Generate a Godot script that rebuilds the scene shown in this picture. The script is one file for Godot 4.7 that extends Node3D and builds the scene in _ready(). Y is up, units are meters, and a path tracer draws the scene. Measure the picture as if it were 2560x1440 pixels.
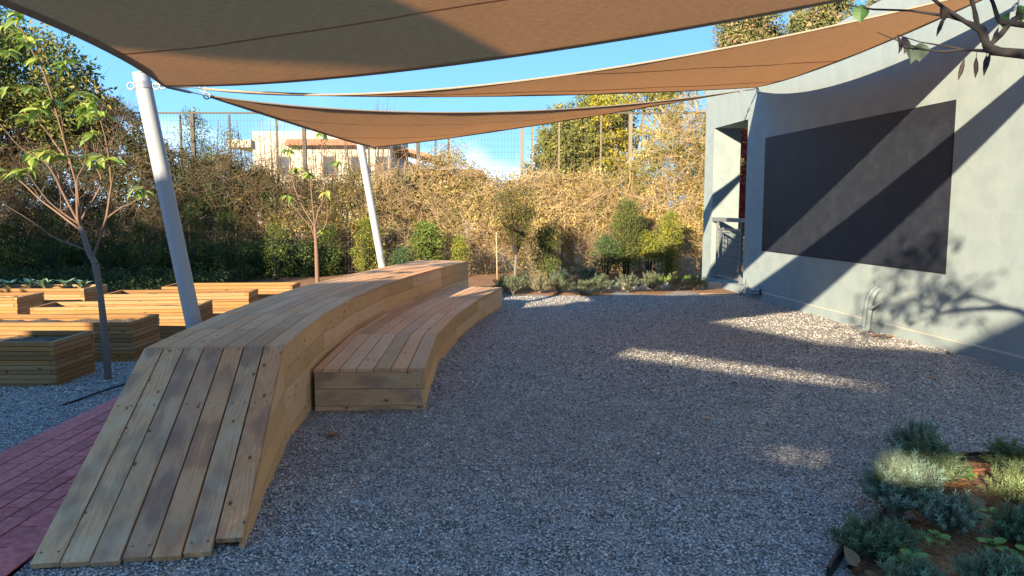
extends Node3D
# A courtyard with a curved timber bench, raised planters, shade sails and a grey wall, low winter sun.

const SUN_AZ := 28.5
const SUN_EL := 17.0
var rng := RandomNumberGenerator.new()
var used := {}
var mats := {}
var fn := FastNoiseLite.new()
var sun_to := Vector3()

# ------------------------------------------------------------------ mesh builder
class MB:
	var v := PackedVector3Array()
	var n := PackedVector3Array()
	var uv := PackedVector2Array()
	var c := PackedColorArray()
	var ix := PackedInt32Array()
	var col := Color(1, 1, 1)
	func quad(a: Vector3, b: Vector3, d: Vector3, e: Vector3, ua := Vector2(0, 0), ub := Vector2(1, 0), ud := Vector2(1, 1), ue := Vector2(0, 1)) -> void:
		# corners counter-clockwise seen from the front
		var nn := (b - a).cross(d - a)
		if nn.length_squared() < 1e-14: nn = (d - a).cross(e - a)
		nn = nn.normalized()
		var i := v.size()
		v.append_array(PackedVector3Array([a, b, d, e])); n.append_array(PackedVector3Array([nn, nn, nn, nn]))
		uv.append_array(PackedVector2Array([ua, ub, ud, ue])); c.append_array(PackedColorArray([col, col, col, col]))
		ix.append_array(PackedInt32Array([i, i + 2, i + 1, i, i + 3, i + 2]))
	func tri(a: Vector3, b: Vector3, d: Vector3, ua := Vector2(0, 0), ub := Vector2(1, 0), ud := Vector2(1, 1)) -> void:
		var nn := (b - a).cross(d - a).normalized()
		var i := v.size()
		v.append_array(PackedVector3Array([a, b, d])); n.append_array(PackedVector3Array([nn, nn, nn]))
		uv.append_array(PackedVector2Array([ua, ub, ud])); c.append_array(PackedColorArray([col, col, col]))
		ix.append_array(PackedInt32Array([i, i + 2, i + 1]))
	# quad with its texture laid in metres: u along grain, v across
	func gquad(p: Array, grain: Vector3, off: Vector2, su := 0.3333, sv := 1.6) -> void:
		var nn: Vector3 = (p[1] - p[0]).cross(p[2] - p[0]).normalized()
		var g := grain
		if absf(nn.dot(g)) > 0.9: g = Vector3.UP if absf(nn.y) < 0.9 else Vector3.RIGHT
		var w := nn.cross(g).normalized()
		var q := []
		for k in p: q.append(Vector2(k.dot(grain if g == grain else g) * su + off.x, k.dot(w) * sv + off.y))
		if p.size() == 4: quad(p[0], p[1], p[2], p[3], q[0], q[1], q[2], q[3])
		else: tri(p[0], p[1], p[2], q[0], q[1], q[2])
	# eight corners: bottom 0..3 counter-clockwise from above, top 4..7 over them
	func hexa(p: Array, grain: Vector3, off: Vector2) -> void:
		for f in [[4, 5, 6, 7], [3, 2, 1, 0], [0, 1, 5, 4], [1, 2, 6, 5], [2, 3, 7, 6], [3, 0, 4, 7]]:
			gquad([p[f[0]], p[f[1]], p[f[2]], p[f[3]]], grain, off)
	func box(lo: Vector3, hi: Vector3, grain := Vector3.RIGHT, off := Vector2.ZERO) -> void:
		hexa([Vector3(lo.x, lo.y, hi.z), Vector3(hi.x, lo.y, hi.z), Vector3(hi.x, lo.y, lo.z), Vector3(lo.x, lo.y, lo.z), Vector3(lo.x, hi.y, hi.z), Vector3(hi.x, hi.y, hi.z), Vector3(hi.x, hi.y, lo.z), Vector3(lo.x, hi.y, lo.z)], grain, off)
	# an upright prism over a counter-clockwise outline (seen from above)
	func prism(o: PackedVector2Array, y0: float, y1: float) -> void:
		for i in o.size():
			var a := o[i]; var b := o[(i + 1) % o.size()]
			var l := (b - a).length()
			quad(Vector3(a.x, y0, a.y), Vector3(b.x, y0, b.y), Vector3(b.x, y1, b.y), Vector3(a.x, y1, a.y), Vector2(0, 0), Vector2(l, 0), Vector2(l, y1 - y0), Vector2(0, y1 - y0))
		var t := Geometry2D.triangulate_polygon(o)
		for k in range(0, t.size(), 3):
			var a := o[t[k]]; var b := o[t[k + 1]]; var d := o[t[k + 2]]
			if (b - a).cross(d - a) > 0.0:
				var m := b; b = d; d = m
			tri(Vector3(a.x, y1, a.y), Vector3(b.x, y1, b.y), Vector3(d.x, y1, d.y), a, b, d)
	# a box with its own axes
	func obox(o: Vector3, ax: Vector3, ay: Vector3, az: Vector3, off := Vector2.ZERO) -> void:
		var p := []
		for k in [[0, 0, 1], [1, 0, 1], [1, 0, 0], [0, 0, 0], [0, 1, 1], [1, 1, 1], [1, 1, 0], [0, 1, 0]]:
			p.append(o + ax * k[0] + ay * k[1] + az * k[2])
		hexa(p, ax.normalized(), off)
	func tube(p: Array, r: Array, sides := 8, cap := true) -> void:
		var m := p.size()
		var base := v.size()
		var ref := Vector3(0.31, 0.2, 0.93)
		var length := 0.0
		for i in m:
			var t: Vector3 = (p[mini(i + 1, m - 1)] - p[maxi(i - 1, 0)]).normalized()
			var x := t.cross(ref)
			if x.length() < 0.05: x = t.cross(Vector3.UP)
			x = x.normalized()
			var y := t.cross(x).normalized()
			var rr: float = r[mini(i, r.size() - 1)]
			if i > 0: length += (p[i] - p[i - 1]).length()
			for k in sides + 1:
				var a := TAU * k / sides
				var d := x * cos(a) + y * sin(a)
				v.append(p[i] + d * rr); n.append(d); uv.append(Vector2(float(k) / sides, length)); c.append(col)
		for i in m - 1:
			for k in sides:
				var a := base + i * (sides + 1) + k
				var b := a + 1
				var d := a + sides + 1
				ix.append_array(PackedInt32Array([a, d, b, b, d, d + 1]))
		if cap:
			for e in [0, m - 1]:
				var i0 := base + int(e) * (sides + 1)
				var t2: Vector3 = (p[e] - p[1 if e == 0 else m - 2]).normalized()
				var ci := v.size()
				v.append(p[e]); n.append(t2); uv.append(Vector2(0.5, 0.5)); c.append(col)
				for k in sides:
					ix.append_array(PackedInt32Array([ci, i0 + k, i0 + k + 1] if e != 0 else [ci, i0 + k + 1, i0 + k]))
	# a flat folded leaf of two faces on either side of its midrib
	func leaf(o: Vector3, dir: Vector3, up: Vector3, l: float, w: float) -> void:
		var s := dir.cross(up).normalized()
		var u := s.cross(dir).normalized()
		var mid := o + dir * l * 0.45 - u * w * 0.0
		var tip := o + dir * l - u * l * 0.12
		var e1 := mid + s * w * 0.5 + u * w * 0.18
		var e2 := mid - s * w * 0.5 + u * w * 0.18
		tri(o, e1, tip); tri(o, tip, e2)
	func mesh() -> ArrayMesh:
		var a := []
		a.resize(Mesh.ARRAY_MAX)
		a[Mesh.ARRAY_VERTEX] = v; a[Mesh.ARRAY_NORMAL] = n; a[Mesh.ARRAY_TEX_UV] = uv; a[Mesh.ARRAY_COLOR] = c; a[Mesh.ARRAY_INDEX] = ix
		var am := ArrayMesh.new()
		am.add_surface_from_arrays(Mesh.PRIMITIVE_TRIANGLES, a)
		return am

# ------------------------------------------------------------------ nodes
func numbered(s: String) -> String:
	var k: int = used.get(s, 0)
	used[s] = k + 1
	return s if k == 0 else "%s_%03d" % [s, k]

func tag(o: Node3D, label: String, category: String, group := "") -> Node3D:
	o.set_meta("label", label); o.set_meta("category", category)
	if group != "": o.set_meta("group", group)
	return o

func thing(called: String, label: String, category: String, at := Vector3.ZERO, group := "") -> Node3D:
	var o := Node3D.new()
	o.name = numbered(called); o.position = at
	add_child(o)
	tag(o, label, category, group)
	return o

func part(called: String, m: Mesh, mat: Material, parent: Node3D, at := Vector3.ZERO) -> MeshInstance3D:
	var o := MeshInstance3D.new()
	var k := 0
	var nm := called
	while parent.has_node(nm):
		k += 1; nm = "%s_%03d" % [called, k]
	o.name = nm; o.mesh = m; o.material_override = mat; o.position = at
	parent.add_child(o, true)
	return o

var part_no := {}
func piece(called: String, m: Mesh, mat: Material, parent: Node3D) -> MeshInstance3D:
	# like part(), for many alike pieces
	var key := str(parent.get_instance_id()) + called
	var k: int = part_no.get(key, 0)
	part_no[key] = k + 1
	var o := MeshInstance3D.new()
	o.name = called if k == 0 else "%s_%03d" % [called, k]
	o.mesh = m; o.material_override = mat
	parent.add_child(o, true)
	return o

func single(called: String, m: Mesh, mat: Material) -> MeshInstance3D:
	var o := MeshInstance3D.new()
	o.name = numbered(called); o.mesh = m; o.material_override = mat
	add_child(o)
	return o

func structure(called: String, m: Mesh, mat: Material) -> MeshInstance3D:
	var o := single(called, m, mat)
	o.set_meta("kind", "structure")
	return o

func swarm(called: String, m: Mesh, mat: Material, buf: PackedFloat32Array, parent: Node3D = null) -> MultiMeshInstance3D:
	var mm := MultiMesh.new()
	mm.transform_format = MultiMesh.TRANSFORM_3D
	mm.use_colors = true
	mm.mesh = m
	mm.instance_count = buf.size() / 16
	mm.buffer = buf
	var o := MultiMeshInstance3D.new()
	o.multimesh = mm; o.material_override = mat
	o.set_meta("kind", "stuff")
	if parent == null:
		o.name = numbered(called); add_child(o)
	else:
		o.name = called; parent.add_child(o, true)
	return o

func put(buf: PackedFloat32Array, b: Basis, o: Vector3, c: Color) -> void:
	buf.append_array(PackedFloat32Array([b.x.x, b.y.x, b.z.x, o.x, b.x.y, b.y.y, b.z.y, o.y, b.x.z, b.y.z, b.z.z, o.z, c.r, c.g, c.b, 1.0]))

func rdir() -> Vector3:
	var z := rng.randf_range(-1, 1)
	var a := rng.randf_range(0, TAU)
	var r := sqrt(1 - z * z)
	return Vector3(r * cos(a), z, r * sin(a))

func rbasis(s: float) -> Basis:
	return Basis(rdir(), rng.randf_range(0, TAU)).scaled(Vector3(s, s, s))

func along(d: Vector3, s: float) -> Basis:
	# y axis along d, random spin
	var y := d.normalized()
	var x := y.cross(rdir()).normalized()
	var z := x.cross(y).normalized()
	return Basis(x * s, y * s, z * s)

func jit(c: Color, k := 0.25) -> Color:
	var f := 1.0 + rng.randf_range(-k, k)
	var h := rng.randf_range(-k, k) * 0.3
	return Color(c.r * f * (1 + h), c.g * f, c.b * f * (1 - h))

# ------------------------------------------------------------------ materials
func lin(r: float, g: float, b: float) -> Color:
	return Color(r, g, b).linear_to_srgb()

func mat(key: String, c: Color, rough := 0.8, metal := 0.0) -> StandardMaterial3D:
	if mats.has(key): return mats[key]
	var m := StandardMaterial3D.new()
	m.resource_name = key; m.albedo_color = c; m.roughness = rough; m.metallic = metal
	mats[key] = m
	return m

func vmat(key: String, through := 0.0, rough := 0.65) -> StandardMaterial3D:
	var m := mat(key, Color(1, 1, 1), rough)
	m.vertex_color_use_as_albedo = true
	m.metallic_specular = 0.3
	if through > 0.0:
		m.backlight_enabled = true
		m.backlight = Color(through, through, through * 0.35).linear_to_srgb()
	return m

func noise_tex(size: int, freq: float, type: int, seed_: int, ramp: Gradient = null, normal := false, bump := 4.0, oct := 4) -> NoiseTexture2D:
	var f := FastNoiseLite.new()
	f.noise_type = type; f.frequency = freq; f.seed = seed_; f.fractal_octaves = oct
	var t := NoiseTexture2D.new()
	t.width = size; t.height = size; t.seamless = true; t.noise = f
	if ramp: t.color_ramp = ramp
	if normal: t.as_normal_map = true; t.bump_strength = bump
	return t

func grad(stops: Array) -> Gradient:
	var g := Gradient.new()
	var o := PackedFloat32Array(); var c := PackedColorArray()
	for s in stops: o.append(s[0]); c.append(s[1])
	g.offsets = o; g.colors = c
	return g

func wood_tex(seed_: int, light: Color, dark: Color, knots: int, stain: float) -> ImageTexture:
	var W := 576; var H := 144      # mirrored below: three metres along the grain by 0.625 across
	var r2 := RandomNumberGenerator.new()
	r2.seed = seed_
	var f := PackedFloat32Array(); f.resize(W * H)
	var dk := PackedFloat32Array(); dk.resize(W * H)
	var nz := FastNoiseLite.new(); nz.seed = seed_; nz.frequency = 0.011; nz.fractal_octaves = 2
	var nf := FastNoiseLite.new(); nf.seed = seed_ + 5; nf.frequency = 0.5; nf.fractal_octaves = 2
	var ns := FastNoiseLite.new(); ns.seed = seed_ + 9; ns.frequency = 0.012; ns.fractal_octaves = 4
	for y in H:
		for x in W:
			f[y * W + x] = y * 0.135 + 2.4 * nz.get_noise_2d(x * 0.10, y * 1.0)
	for k in knots:
		var kx := r2.randi_range(50, W - 50); var ky := r2.randi_range(34, H - 34)
		var rad := r2.randf_range(1.8, 4.2)
		for y in range(maxi(0, ky - 40), mini(H, ky + 40)):
			for x in range(maxi(0, kx - 90), mini(W, kx + 90)):
				var dx := (x - kx) * 0.45; var dy := float(y - ky)
				var d := sqrt(dx * dx + dy * dy)
				f[y * W + x] += 3.2 * exp(-d * d / (rad * rad * 6.0)) * (1.0 if dy > 0 else -1.0)
				var q := sqrt((x - kx) * (x - kx) * 0.6 + dy * dy)
				if q < rad * 1.5: dk[y * W + x] = maxf(dk[y * W + x], clampf((rad * 1.5 - q) / (rad * 0.5), 0, 1) * 0.8)
				elif d < rad * 2.5: dk[y * W + x] = maxf(dk[y * W + x], 0.22 * (1.0 - d / (rad * 2.5)))
	var im := Image.create(W * 2, H * 2, false, Image.FORMAT_RGB8)
	var knot := Color(dark.r * 0.52, dark.g * 0.45, dark.b * 0.42)
	var grey := Color(0.63, 0.50, 0.425)
	for y in H:
		for x in W:
			var a := fposmod(f[y * W + x], 1.0)
			var ring := (a * a * 1.15 if a < 0.82 else (1.0 - a) * 4.3) * 0.62
			ring += 0.42 * nf.get_noise_2d(x * 0.03, y * 1.0)
			var c := light.lerp(dark, clampf(ring, 0, 1))
			var s := clampf((ns.get_noise_2d(x * 0.35, y * 0.9) + 0.1) * 2.2, 0, 1) * stain
			c = c.lerp(grey, s)
			var pale := clampf((ns.get_noise_2d(x * 0.5 + 500, y * 0.7 + 80) - 0.05) * 2.0, 0, 1) * stain * 0.5
			c = c.lerp(Color(0.86, 0.79, 0.68), pale)
			c = c.lerp(knot, dk[y * W + x])
			im.set_pixel(x, y, c); im.set_pixel(2 * W - 1 - x, y, c)
			im.set_pixel(x, 2 * H - 1 - y, c); im.set_pixel(2 * W - 1 - x, 2 * H - 1 - y, c)
	return ImageTexture.create_from_image(im)

func wood(key: String, tex: Texture2D, tint: Color) -> StandardMaterial3D:
	var m := mat(key, tint, 0.82)
	m.albedo_texture = tex
	m.metallic_specular = 0.3
	return m

# ------------------------------------------------------------------ scene
func _ready() -> void:
	rng.seed = 11
	fn.seed = 4; fn.frequency = 0.5; fn.fractal_octaves = 3
	# ---- camera
	var cam := Camera3D.new()
	cam.name = "camera"
	cam.fov = 41.9; cam.near = 0.05; cam.far = 600.0
	cam.position = Vector3(0, 1.65, 0)
	cam.rotation_degrees = Vector3(-6.13, 0, 0)
	add_child(cam)
	cam.current = true
	# ---- sky
	var env := Environment.new()
	env.background_mode = Environment.BG_SKY
	var sm := ProceduralSkyMaterial.new()
	sm.sky_top_color = lin(0.060, 0.180, 0.400)
	sm.sky_horizon_color = lin(0.178, 0.395, 0.58)
	sm.sky_curve = 0.13
	sm.ground_bottom_color = lin(0.16, 0.14, 0.12)
	sm.ground_horizon_color = lin(0.30, 0.33, 0.36)
	sm.sun_angle_max = 12.0
	sm.sun_curve = 0.05
	sm.sky_cover = cloud_cover()
	sm.sky_cover_modulate = Color(1, 1, 1, 0.9)
	var sky := Sky.new()
	sky.sky_material = sm
	env.sky = sky
	env.background_energy_multiplier = 1.0
	env.tonemap_mode = Environment.TONE_MAPPER_LINEAR
	env.tonemap_exposure = 2.95
	env.sdfgi_enabled = true; env.ssao_enabled = true; env.ssil_enabled = true
	var we := WorldEnvironment.new()
	we.name = "world"; we.environment = env
	add_child(we)
	# ---- sun
	var az := deg_to_rad(SUN_AZ); var el := deg_to_rad(SUN_EL)
	var travel := Vector3(sin(az) * cos(el), -sin(el), -cos(az) * cos(el))
	sun_to = -travel
	var sun := DirectionalLight3D.new()
	sun.name = "sun"
	sun.light_energy = 1.6
	sun.light_color = Color(1.0, 0.93, 0.80)
	sun.light_angular_distance = 0.53
	sun.shadow_enabled = true
	add_child(sun)
	sun.look_at_from_position(-travel * 30.0, Vector3.ZERO, Vector3.UP)
	make_materials()
	clumps()
	ground()
	building()
	shade_casters()
	far_houses()
	fences()
	bench()
	planters()
	poles_and_sails()
	hedges()
	back_trees()
	shrubs()
	young_trees()
	judas_tree()
	near_bed()
	far_bed()
	gravel_pebbles()
	small_things()

func cloud_cover() -> ImageTexture:
	var W := 1024; var H := 512
	var f := FastNoiseLite.new(); f.seed = 21; f.frequency = 0.022; f.fractal_octaves = 5
	var im := Image.create(W, H, false, Image.FORMAT_RGBAF)
	for y in range(0, H / 2):
		var elev := 90.0 - (y + 0.5) / H * 180.0
		var band := smoothstep(9.5, 4.0, elev)
		if band <= 0.0: continue
		for x in W:
			var a := float(x) / W * TAU
			var nv := f.get_noise_3d(cos(a) * 150.0, sin(a) * 150.0, y * 2.0)
			var d := clampf((nv + 0.42 * band - 0.16) * 3.0, 0, 1) * band
			im.set_pixel(x, y, Color(0.33, 0.32, 0.32, d))
	return ImageTexture.create_from_image(im)

var W_DECK := []
var W_SIDE := []
var W_RAMP := []
var W_PLANT := []
func make_materials() -> void:
	var honey := wood_tex(3, Color(0.91, 0.745, 0.565), Color(0.77, 0.575, 0.40), 4, 0.12)
	var weath := wood_tex(8, Color(0.88, 0.695, 0.54), Color(0.70, 0.525, 0.39), 5, 0.7)
	var green := wood_tex(14, Color(0.66, 0.515, 0.355), Color(0.53, 0.38, 0.245), 3, 0.12)
	for t in [Color(1, 1, 1), Color(0.93, 0.92, 0.92), Color(1.0, 0.95, 0.9), Color(0.88, 0.88, 0.85)]:
		W_DECK.append(wood("deck timber %d" % W_DECK.size(), honey, Color(t.r * 0.97, t.g * 0.95, t.b * 0.95)))
	for t in [Color(1, 1, 1), Color(0.95, 0.92, 0.86), Color(1.0, 0.97, 0.9), Color(0.9, 0.88, 0.82)]:
		W_SIDE.append(wood("side timber %d" % W_SIDE.size(), honey, t))
	for t in [Color(1, 1, 0.96), Color(0.94, 0.95, 0.93), Color(0.90, 0.88, 0.87), Color(0.98, 0.92, 0.85), Color(0.86, 0.82, 0.8)]:
		W_RAMP.append(wood("ramp timber %d" % W_RAMP.size(), weath, t))
	for t in [Color(1, 1, 1), Color(0.92, 0.88, 0.82), Color(1.0, 0.93, 0.82), Color(0.84, 0.81, 0.76)]:
		W_PLANT.append(wood("planter timber %d" % W_PLANT.size(), green, t))
	# gravel
	var g := mat("gravel", Color(1, 1, 1), 0.95)
	g.albedo_texture = noise_tex(1024, 0.095, FastNoiseLite.TYPE_CELLULAR, 5, grad([[0.0, lin(0.055, 0.05, 0.048)], [0.25, lin(0.16, 0.145, 0.135)], [0.5, lin(0.29, 0.265, 0.24)], [0.8, lin(0.43, 0.395, 0.36)], [1.0, lin(0.57, 0.53, 0.49)]]), false, 4.0, 2)
	(g.albedo_texture.noise as FastNoiseLite).cellular_return_type = FastNoiseLite.RETURN_CELL_VALUE
	g.normal_enabled = true
	g.normal_texture = noise_tex(1024, 0.095, FastNoiseLite.TYPE_CELLULAR, 5, null, true, 10.0, 2)
	g.normal_scale = 1.0
	g.uv1_scale = Vector3(0.8, 0.8, 0.8)
	var soil := mat("soil", Color(1, 1, 1), 0.95)
	soil.albedo_texture = noise_tex(512, 0.03, FastNoiseLite.TYPE_SIMPLEX_SMOOTH, 6, grad([[0.0, lin(0.13, 0.06, 0.025)], [0.5, lin(0.27, 0.13, 0.055)], [1.0, lin(0.40, 0.22, 0.10)]]))
	soil.normal_enabled = true; soil.normal_texture = noise_tex(512, 0.05, FastNoiseLite.TYPE_SIMPLEX_SMOOTH, 7, null, true, 14.0)
	soil.uv1_scale = Vector3(1.3, 1.3, 1.3)
	var peat := mat("planter soil", Color(1, 1, 1), 0.95)
	peat.albedo_texture = noise_tex(256, 0.06, FastNoiseLite.TYPE_SIMPLEX_SMOOTH, 16, grad([[0.0, lin(0.02, 0.015, 0.01)], [0.5, lin(0.09, 0.06, 0.04)], [1.0, lin(0.22, 0.15, 0.10)]]))
	peat.uv1_scale = Vector3(2, 2, 2)
	# render on the building
	var wl := mat("grey render", Color(1, 1, 1), 0.9)
	wl.albedo_texture = noise_tex(512, 0.006, FastNoiseLite.TYPE_SIMPLEX_SMOOTH, 31, grad([[0.0, lin(0.232, 0.276, 0.278)], [0.5, lin(0.258, 0.305, 0.306)], [1.0, lin(0.284, 0.328, 0.322)]]), false, 4.0, 6)
	wl.normal_enabled = true
	wl.normal_texture = noise_tex(1024, 0.09, FastNoiseLite.TYPE_SIMPLEX_SMOOTH, 32, null, true, 3.0)
	wl.uv1_triplanar = true; wl.uv1_world_triplanar = true
	wl.uv1_scale = Vector3(0.9, 0.9, 0.9)
	var bp := mat("black render paint", Color(1, 1, 1), 0.62)
	bp.albedo_texture = noise_tex(512, 0.008, FastNoiseLite.TYPE_SIMPLEX_SMOOTH, 41, grad([[0.0, lin(0.008, 0.0105, 0.018)], [0.7, lin(0.013, 0.016, 0.024)], [1.0, lin(0.022, 0.025, 0.032)]]))
	bp.normal_enabled = true
	bp.normal_texture = noise_tex(1024, 0.06, FastNoiseLite.TYPE_SIMPLEX_SMOOTH, 32, null, true, 5.0)
	bp.uv1_triplanar = true; bp.uv1_world_triplanar = true
	bp.uv1_scale = Vector3(0.9, 0.9, 0.9)
	# metals
	mat("pole paint", lin(0.36, 0.375, 0.39), 0.45).metallic_specular = 0.5
	mat("galvanised", lin(0.33, 0.335, 0.34), 0.5, 0.6)
	mat("grey gate paint", lin(0.17, 0.185, 0.195), 0.5)
	mat("rust brown", lin(0.13, 0.075, 0.045), 0.8)
	mat("fence brown", lin(0.20, 0.155, 0.10), 0.75)
	mat("fence dark", lin(0.085, 0.07, 0.055), 0.75)
	mat("black plastic", lin(0.012, 0.012, 0.014), 0.5)
	mat("concrete", lin(0.42, 0.39, 0.35), 0.9)
	mat("bark tan", lin(0.185, 0.108, 0.070), 0.85)
	mat("bark grey", lin(0.17, 0.14, 0.115), 0.9)
	mat("bark dark", lin(0.026, 0.022, 0.022), 0.95)
	mat("bare stick", lin(0.42, 0.30, 0.18), 0.9)
	mat("brown pipe", lin(0.20, 0.085, 0.045), 0.6)
	# shade cloth
	var cl := mat("shade cloth", Color(1, 1, 1), 0.9)
	cl.albedo_texture = noise_tex(512, 0.05, FastNoiseLite.TYPE_SIMPLEX_SMOOTH, 51, grad([[0.0, lin(0.42, 0.25, 0.175)], [0.35, lin(0.56, 0.34, 0.24)], [0.65, lin(0.60, 0.37, 0.265)], [1.0, lin(0.78, 0.50, 0.37)]]))
	cl.uv1_scale = Vector3(0.45, 2.6, 1)
	cl.normal_enabled = true
	cl.normal_texture = noise_tex(512, 0.02, FastNoiseLite.TYPE_SIMPLEX_SMOOTH, 52, null, true, 8.0)
	cl.backlight_enabled = true
	cl.backlight = Color(0.70, 0.50, 0.235).linear_to_srgb()
	var seam: StandardMaterial3D = cl.duplicate()
	seam.albedo_color = Color(0.90, 0.89, 0.88)
	mats["seam cloth"] = seam
	var hem := mat("sail hem", lin(0.33, 0.255, 0.185), 0.9)
	hem.metallic_specular = 0.3
	vmat("leaf", 0.30)
	vmat("dry leaf", 0.16, 0.8)
	vmat("needle", 0.25, 0.75)
	vmat("twig", 0.0, 0.9)
	vmat("stone", 0.0, 0.85)

# ------------------------------------------------------------------ ground
func bump(x: float, z: float) -> float:
	return 0.022 * fn.get_noise_2d(x * 1.6, z * 1.6) + 0.020 * fn.get_noise_2d(x * 3.2 + 40, z * 3.2)

const BED := [Vector2(1.36, -2.2), Vector2(1.42, -3.22), Vector2(1.62, -3.5), Vector2(1.98, -3.86), Vector2(2.2, -4.22), Vector2(2.36, -4.62), Vector2(2.72, -4.86), Vector2(3.3, -4.78), Vector2(4.2, -4.9), Vector2(5.05, -5.0), Vector2(5.3, -2.2)]

func ground() -> void:
	var m := MB.new()
	m.quad(Vector3(-300, -0.12, 60), Vector3(300, -0.12, 60), Vector3(300, -0.12, -500), Vector3(-300, -0.12, -500), Vector2(0, 0), Vector2(300, 0), Vector2(300, 300), Vector2(0, 300))
	structure("ground", m.mesh(), mats["soil"])
	# gravel as one sheet with small mounds, sunk under the near bed
	var bed := PackedVector2Array(BED)
	m = MB.new()
	var x0 := -12.0; var z0 := 9.0; var st := 0.12
	var nx := 150; var nz := 197
	for j in nz:
		for i in nx:
			var p := []
			var t := []
			var inside := 0
			for k in [[0, 0], [1, 0], [1, 1], [0, 1]]:
				var x: float = x0 + (i + k[0]) * st
				var z: float = z0 - (j + k[1]) * st
				if x > 1.2 and z > -5.1 and Geometry2D.is_point_in_polygon(Vector2(x, z), bed): inside += 1
				p.append(Vector3(x, bump(x, z), z)); t.append(Vector2(x, z))
			if inside == 4: continue
			m.quad(p[0], p[1], p[2], p[3], t[0], t[1], t[2], t[3])
	structure("gravel_ground", m.mesh(), mats["gravel"])
	# red stamped path beside the ramp
	var path := Node3D.new()
	path.name = "red_paved_path"; path.set_meta("kind", "structure")
	add_child(path)
	var red := []
	for k in 4:
		var r := mat("red paver %d" % k, Color(1, 1, 1), 0.85)
		var a := 1.0 + 0.09 * k
		r.albedo_texture = noise_tex(256, 0.04, FastNoiseLite.TYPE_SIMPLEX_SMOOTH, 60 + k, grad([[0.0, lin(0.36 * a, 0.08 * a, 0.075 * a)], [0.5, lin(0.50 * a, 0.125 * a, 0.115 * a)], [1.0, lin(0.62 * a, 0.20 * a, 0.18 * a)]]))
		r.uv1_triplanar = true; r.uv1_scale = Vector3(1.5, 1.5, 1.5)
		red.append(r)
	m = MB.new()
	m.box(Vector3(-3.42, -0.05, -7.6), Vector3(-2.26, 0.012, 2.0))
	part("path_bed", m.mesh(), mat("red mortar", lin(0.10, 0.032, 0.03), 0.9), path)
	for s in [[-3.42, -3.25], [-2.43, -2.26]]:
		for k in 8:
			m = MB.new()
			m.box(Vector3(s[0], -0.04, -7.6 + k * 1.2), Vector3(s[1], 0.022, -7.6 + k * 1.2 + 1.194))
			piece("border_slab", m.mesh(), red[(k * 2) % 4], path)
	var rows := 7
	var rw := 0.82 / rows
	for r in rows:
		for k in 24:
			var z1 := -7.55 + k * 0.24 + (0.12 if r % 2 else 0.0)
			m = MB.new()
			var xa := -3.248 + r * rw + 0.006
			m.box(Vector3(xa, -0.04, z1 + 0.005), Vector3(xa + rw - 0.010, 0.020 + 0.003 * rng.randf(), z1 + 0.235))
			piece("paver", m.mesh(), red[rng.randi() % 4], path)
	# soil of the near planting bed
	m = MB.new()
	var poly := PackedVector2Array(BED)
	var lo := Vector2(1.3, -5.2); var stp := 0.07
	for j in 46:
		for i in 60:
			var c := lo + Vector2(i * stp, j * stp)
			if not Geometry2D.is_point_in_polygon(c + Vector2(stp, stp) * 0.5, poly): continue
			var p := []
			for k in [[0, 1], [1, 1], [1, 0], [0, 0]]:
				var q: Vector2 = c + Vector2(k[0], k[1]) * stp
				p.append(Vector3(q.x, -0.015 + 0.03 * fn.get_noise_2d(q.x * 4, q.y * 4) + 0.025 * fn.get_noise_2d(q.x * 14, q.y * 14), q.y))
			m.quad(p[0], p[1], p[2], p[3], Vector2(p[0].x, p[0].z), Vector2(p[1].x, p[1].z), Vector2(p[2].x, p[2].z), Vector2(p[3].x, p[3].z))
	structure("soil_bed", m.mesh(), mats["soil"])
	# soil of the far planting bed
	m = MB.new()
	for i in 78:
		for j in 24:
			var p := []
			for k in [[0, 0], [1, 0], [1, 1], [0, 1]]:
				var x: float = -14.0 + (i + k[0]) * 0.235
				var z: float = -13.95 - (j + k[1]) * 0.25
				p.append(Vector3(x, (-0.04 if j + k[1] == 0 else 0.012) + 0.035 * fn.get_noise_2d(x * 1.9, z * 1.9) + 0.012 * fn.get_noise_2d(x * 9.0, z * 9.0), z))
			m.quad(p[0], p[1], p[2], p[3], Vector2(p[0].x, p[0].z), Vector2(p[1].x, p[1].z), Vector2(p[2].x, p[2].z), Vector2(p[3].x, p[3].z))
	structure("far_soil_bed", m.mesh(), mats["soil"])

# ------------------------------------------------------------------ the grey building
const WA := Vector3(5.19, 0, -7.49)
const WD := Vector3(-0.1205, 0, -0.9927)
const WN := Vector3(-0.9927, 0, 0.1205)
func wp(s: float, y: float, out := 0.0) -> Vector3:
	return WA + WD * s + WN * out + Vector3.UP * y

func wbox(m: MB, s0: float, s1: float, y0: float, y1: float, o0: float, o1: float) -> void:
	m.obox(wp(s0, y0, o0), WD * (s1 - s0), Vector3.UP * (y1 - y0), WN * (o1 - o0))

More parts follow.
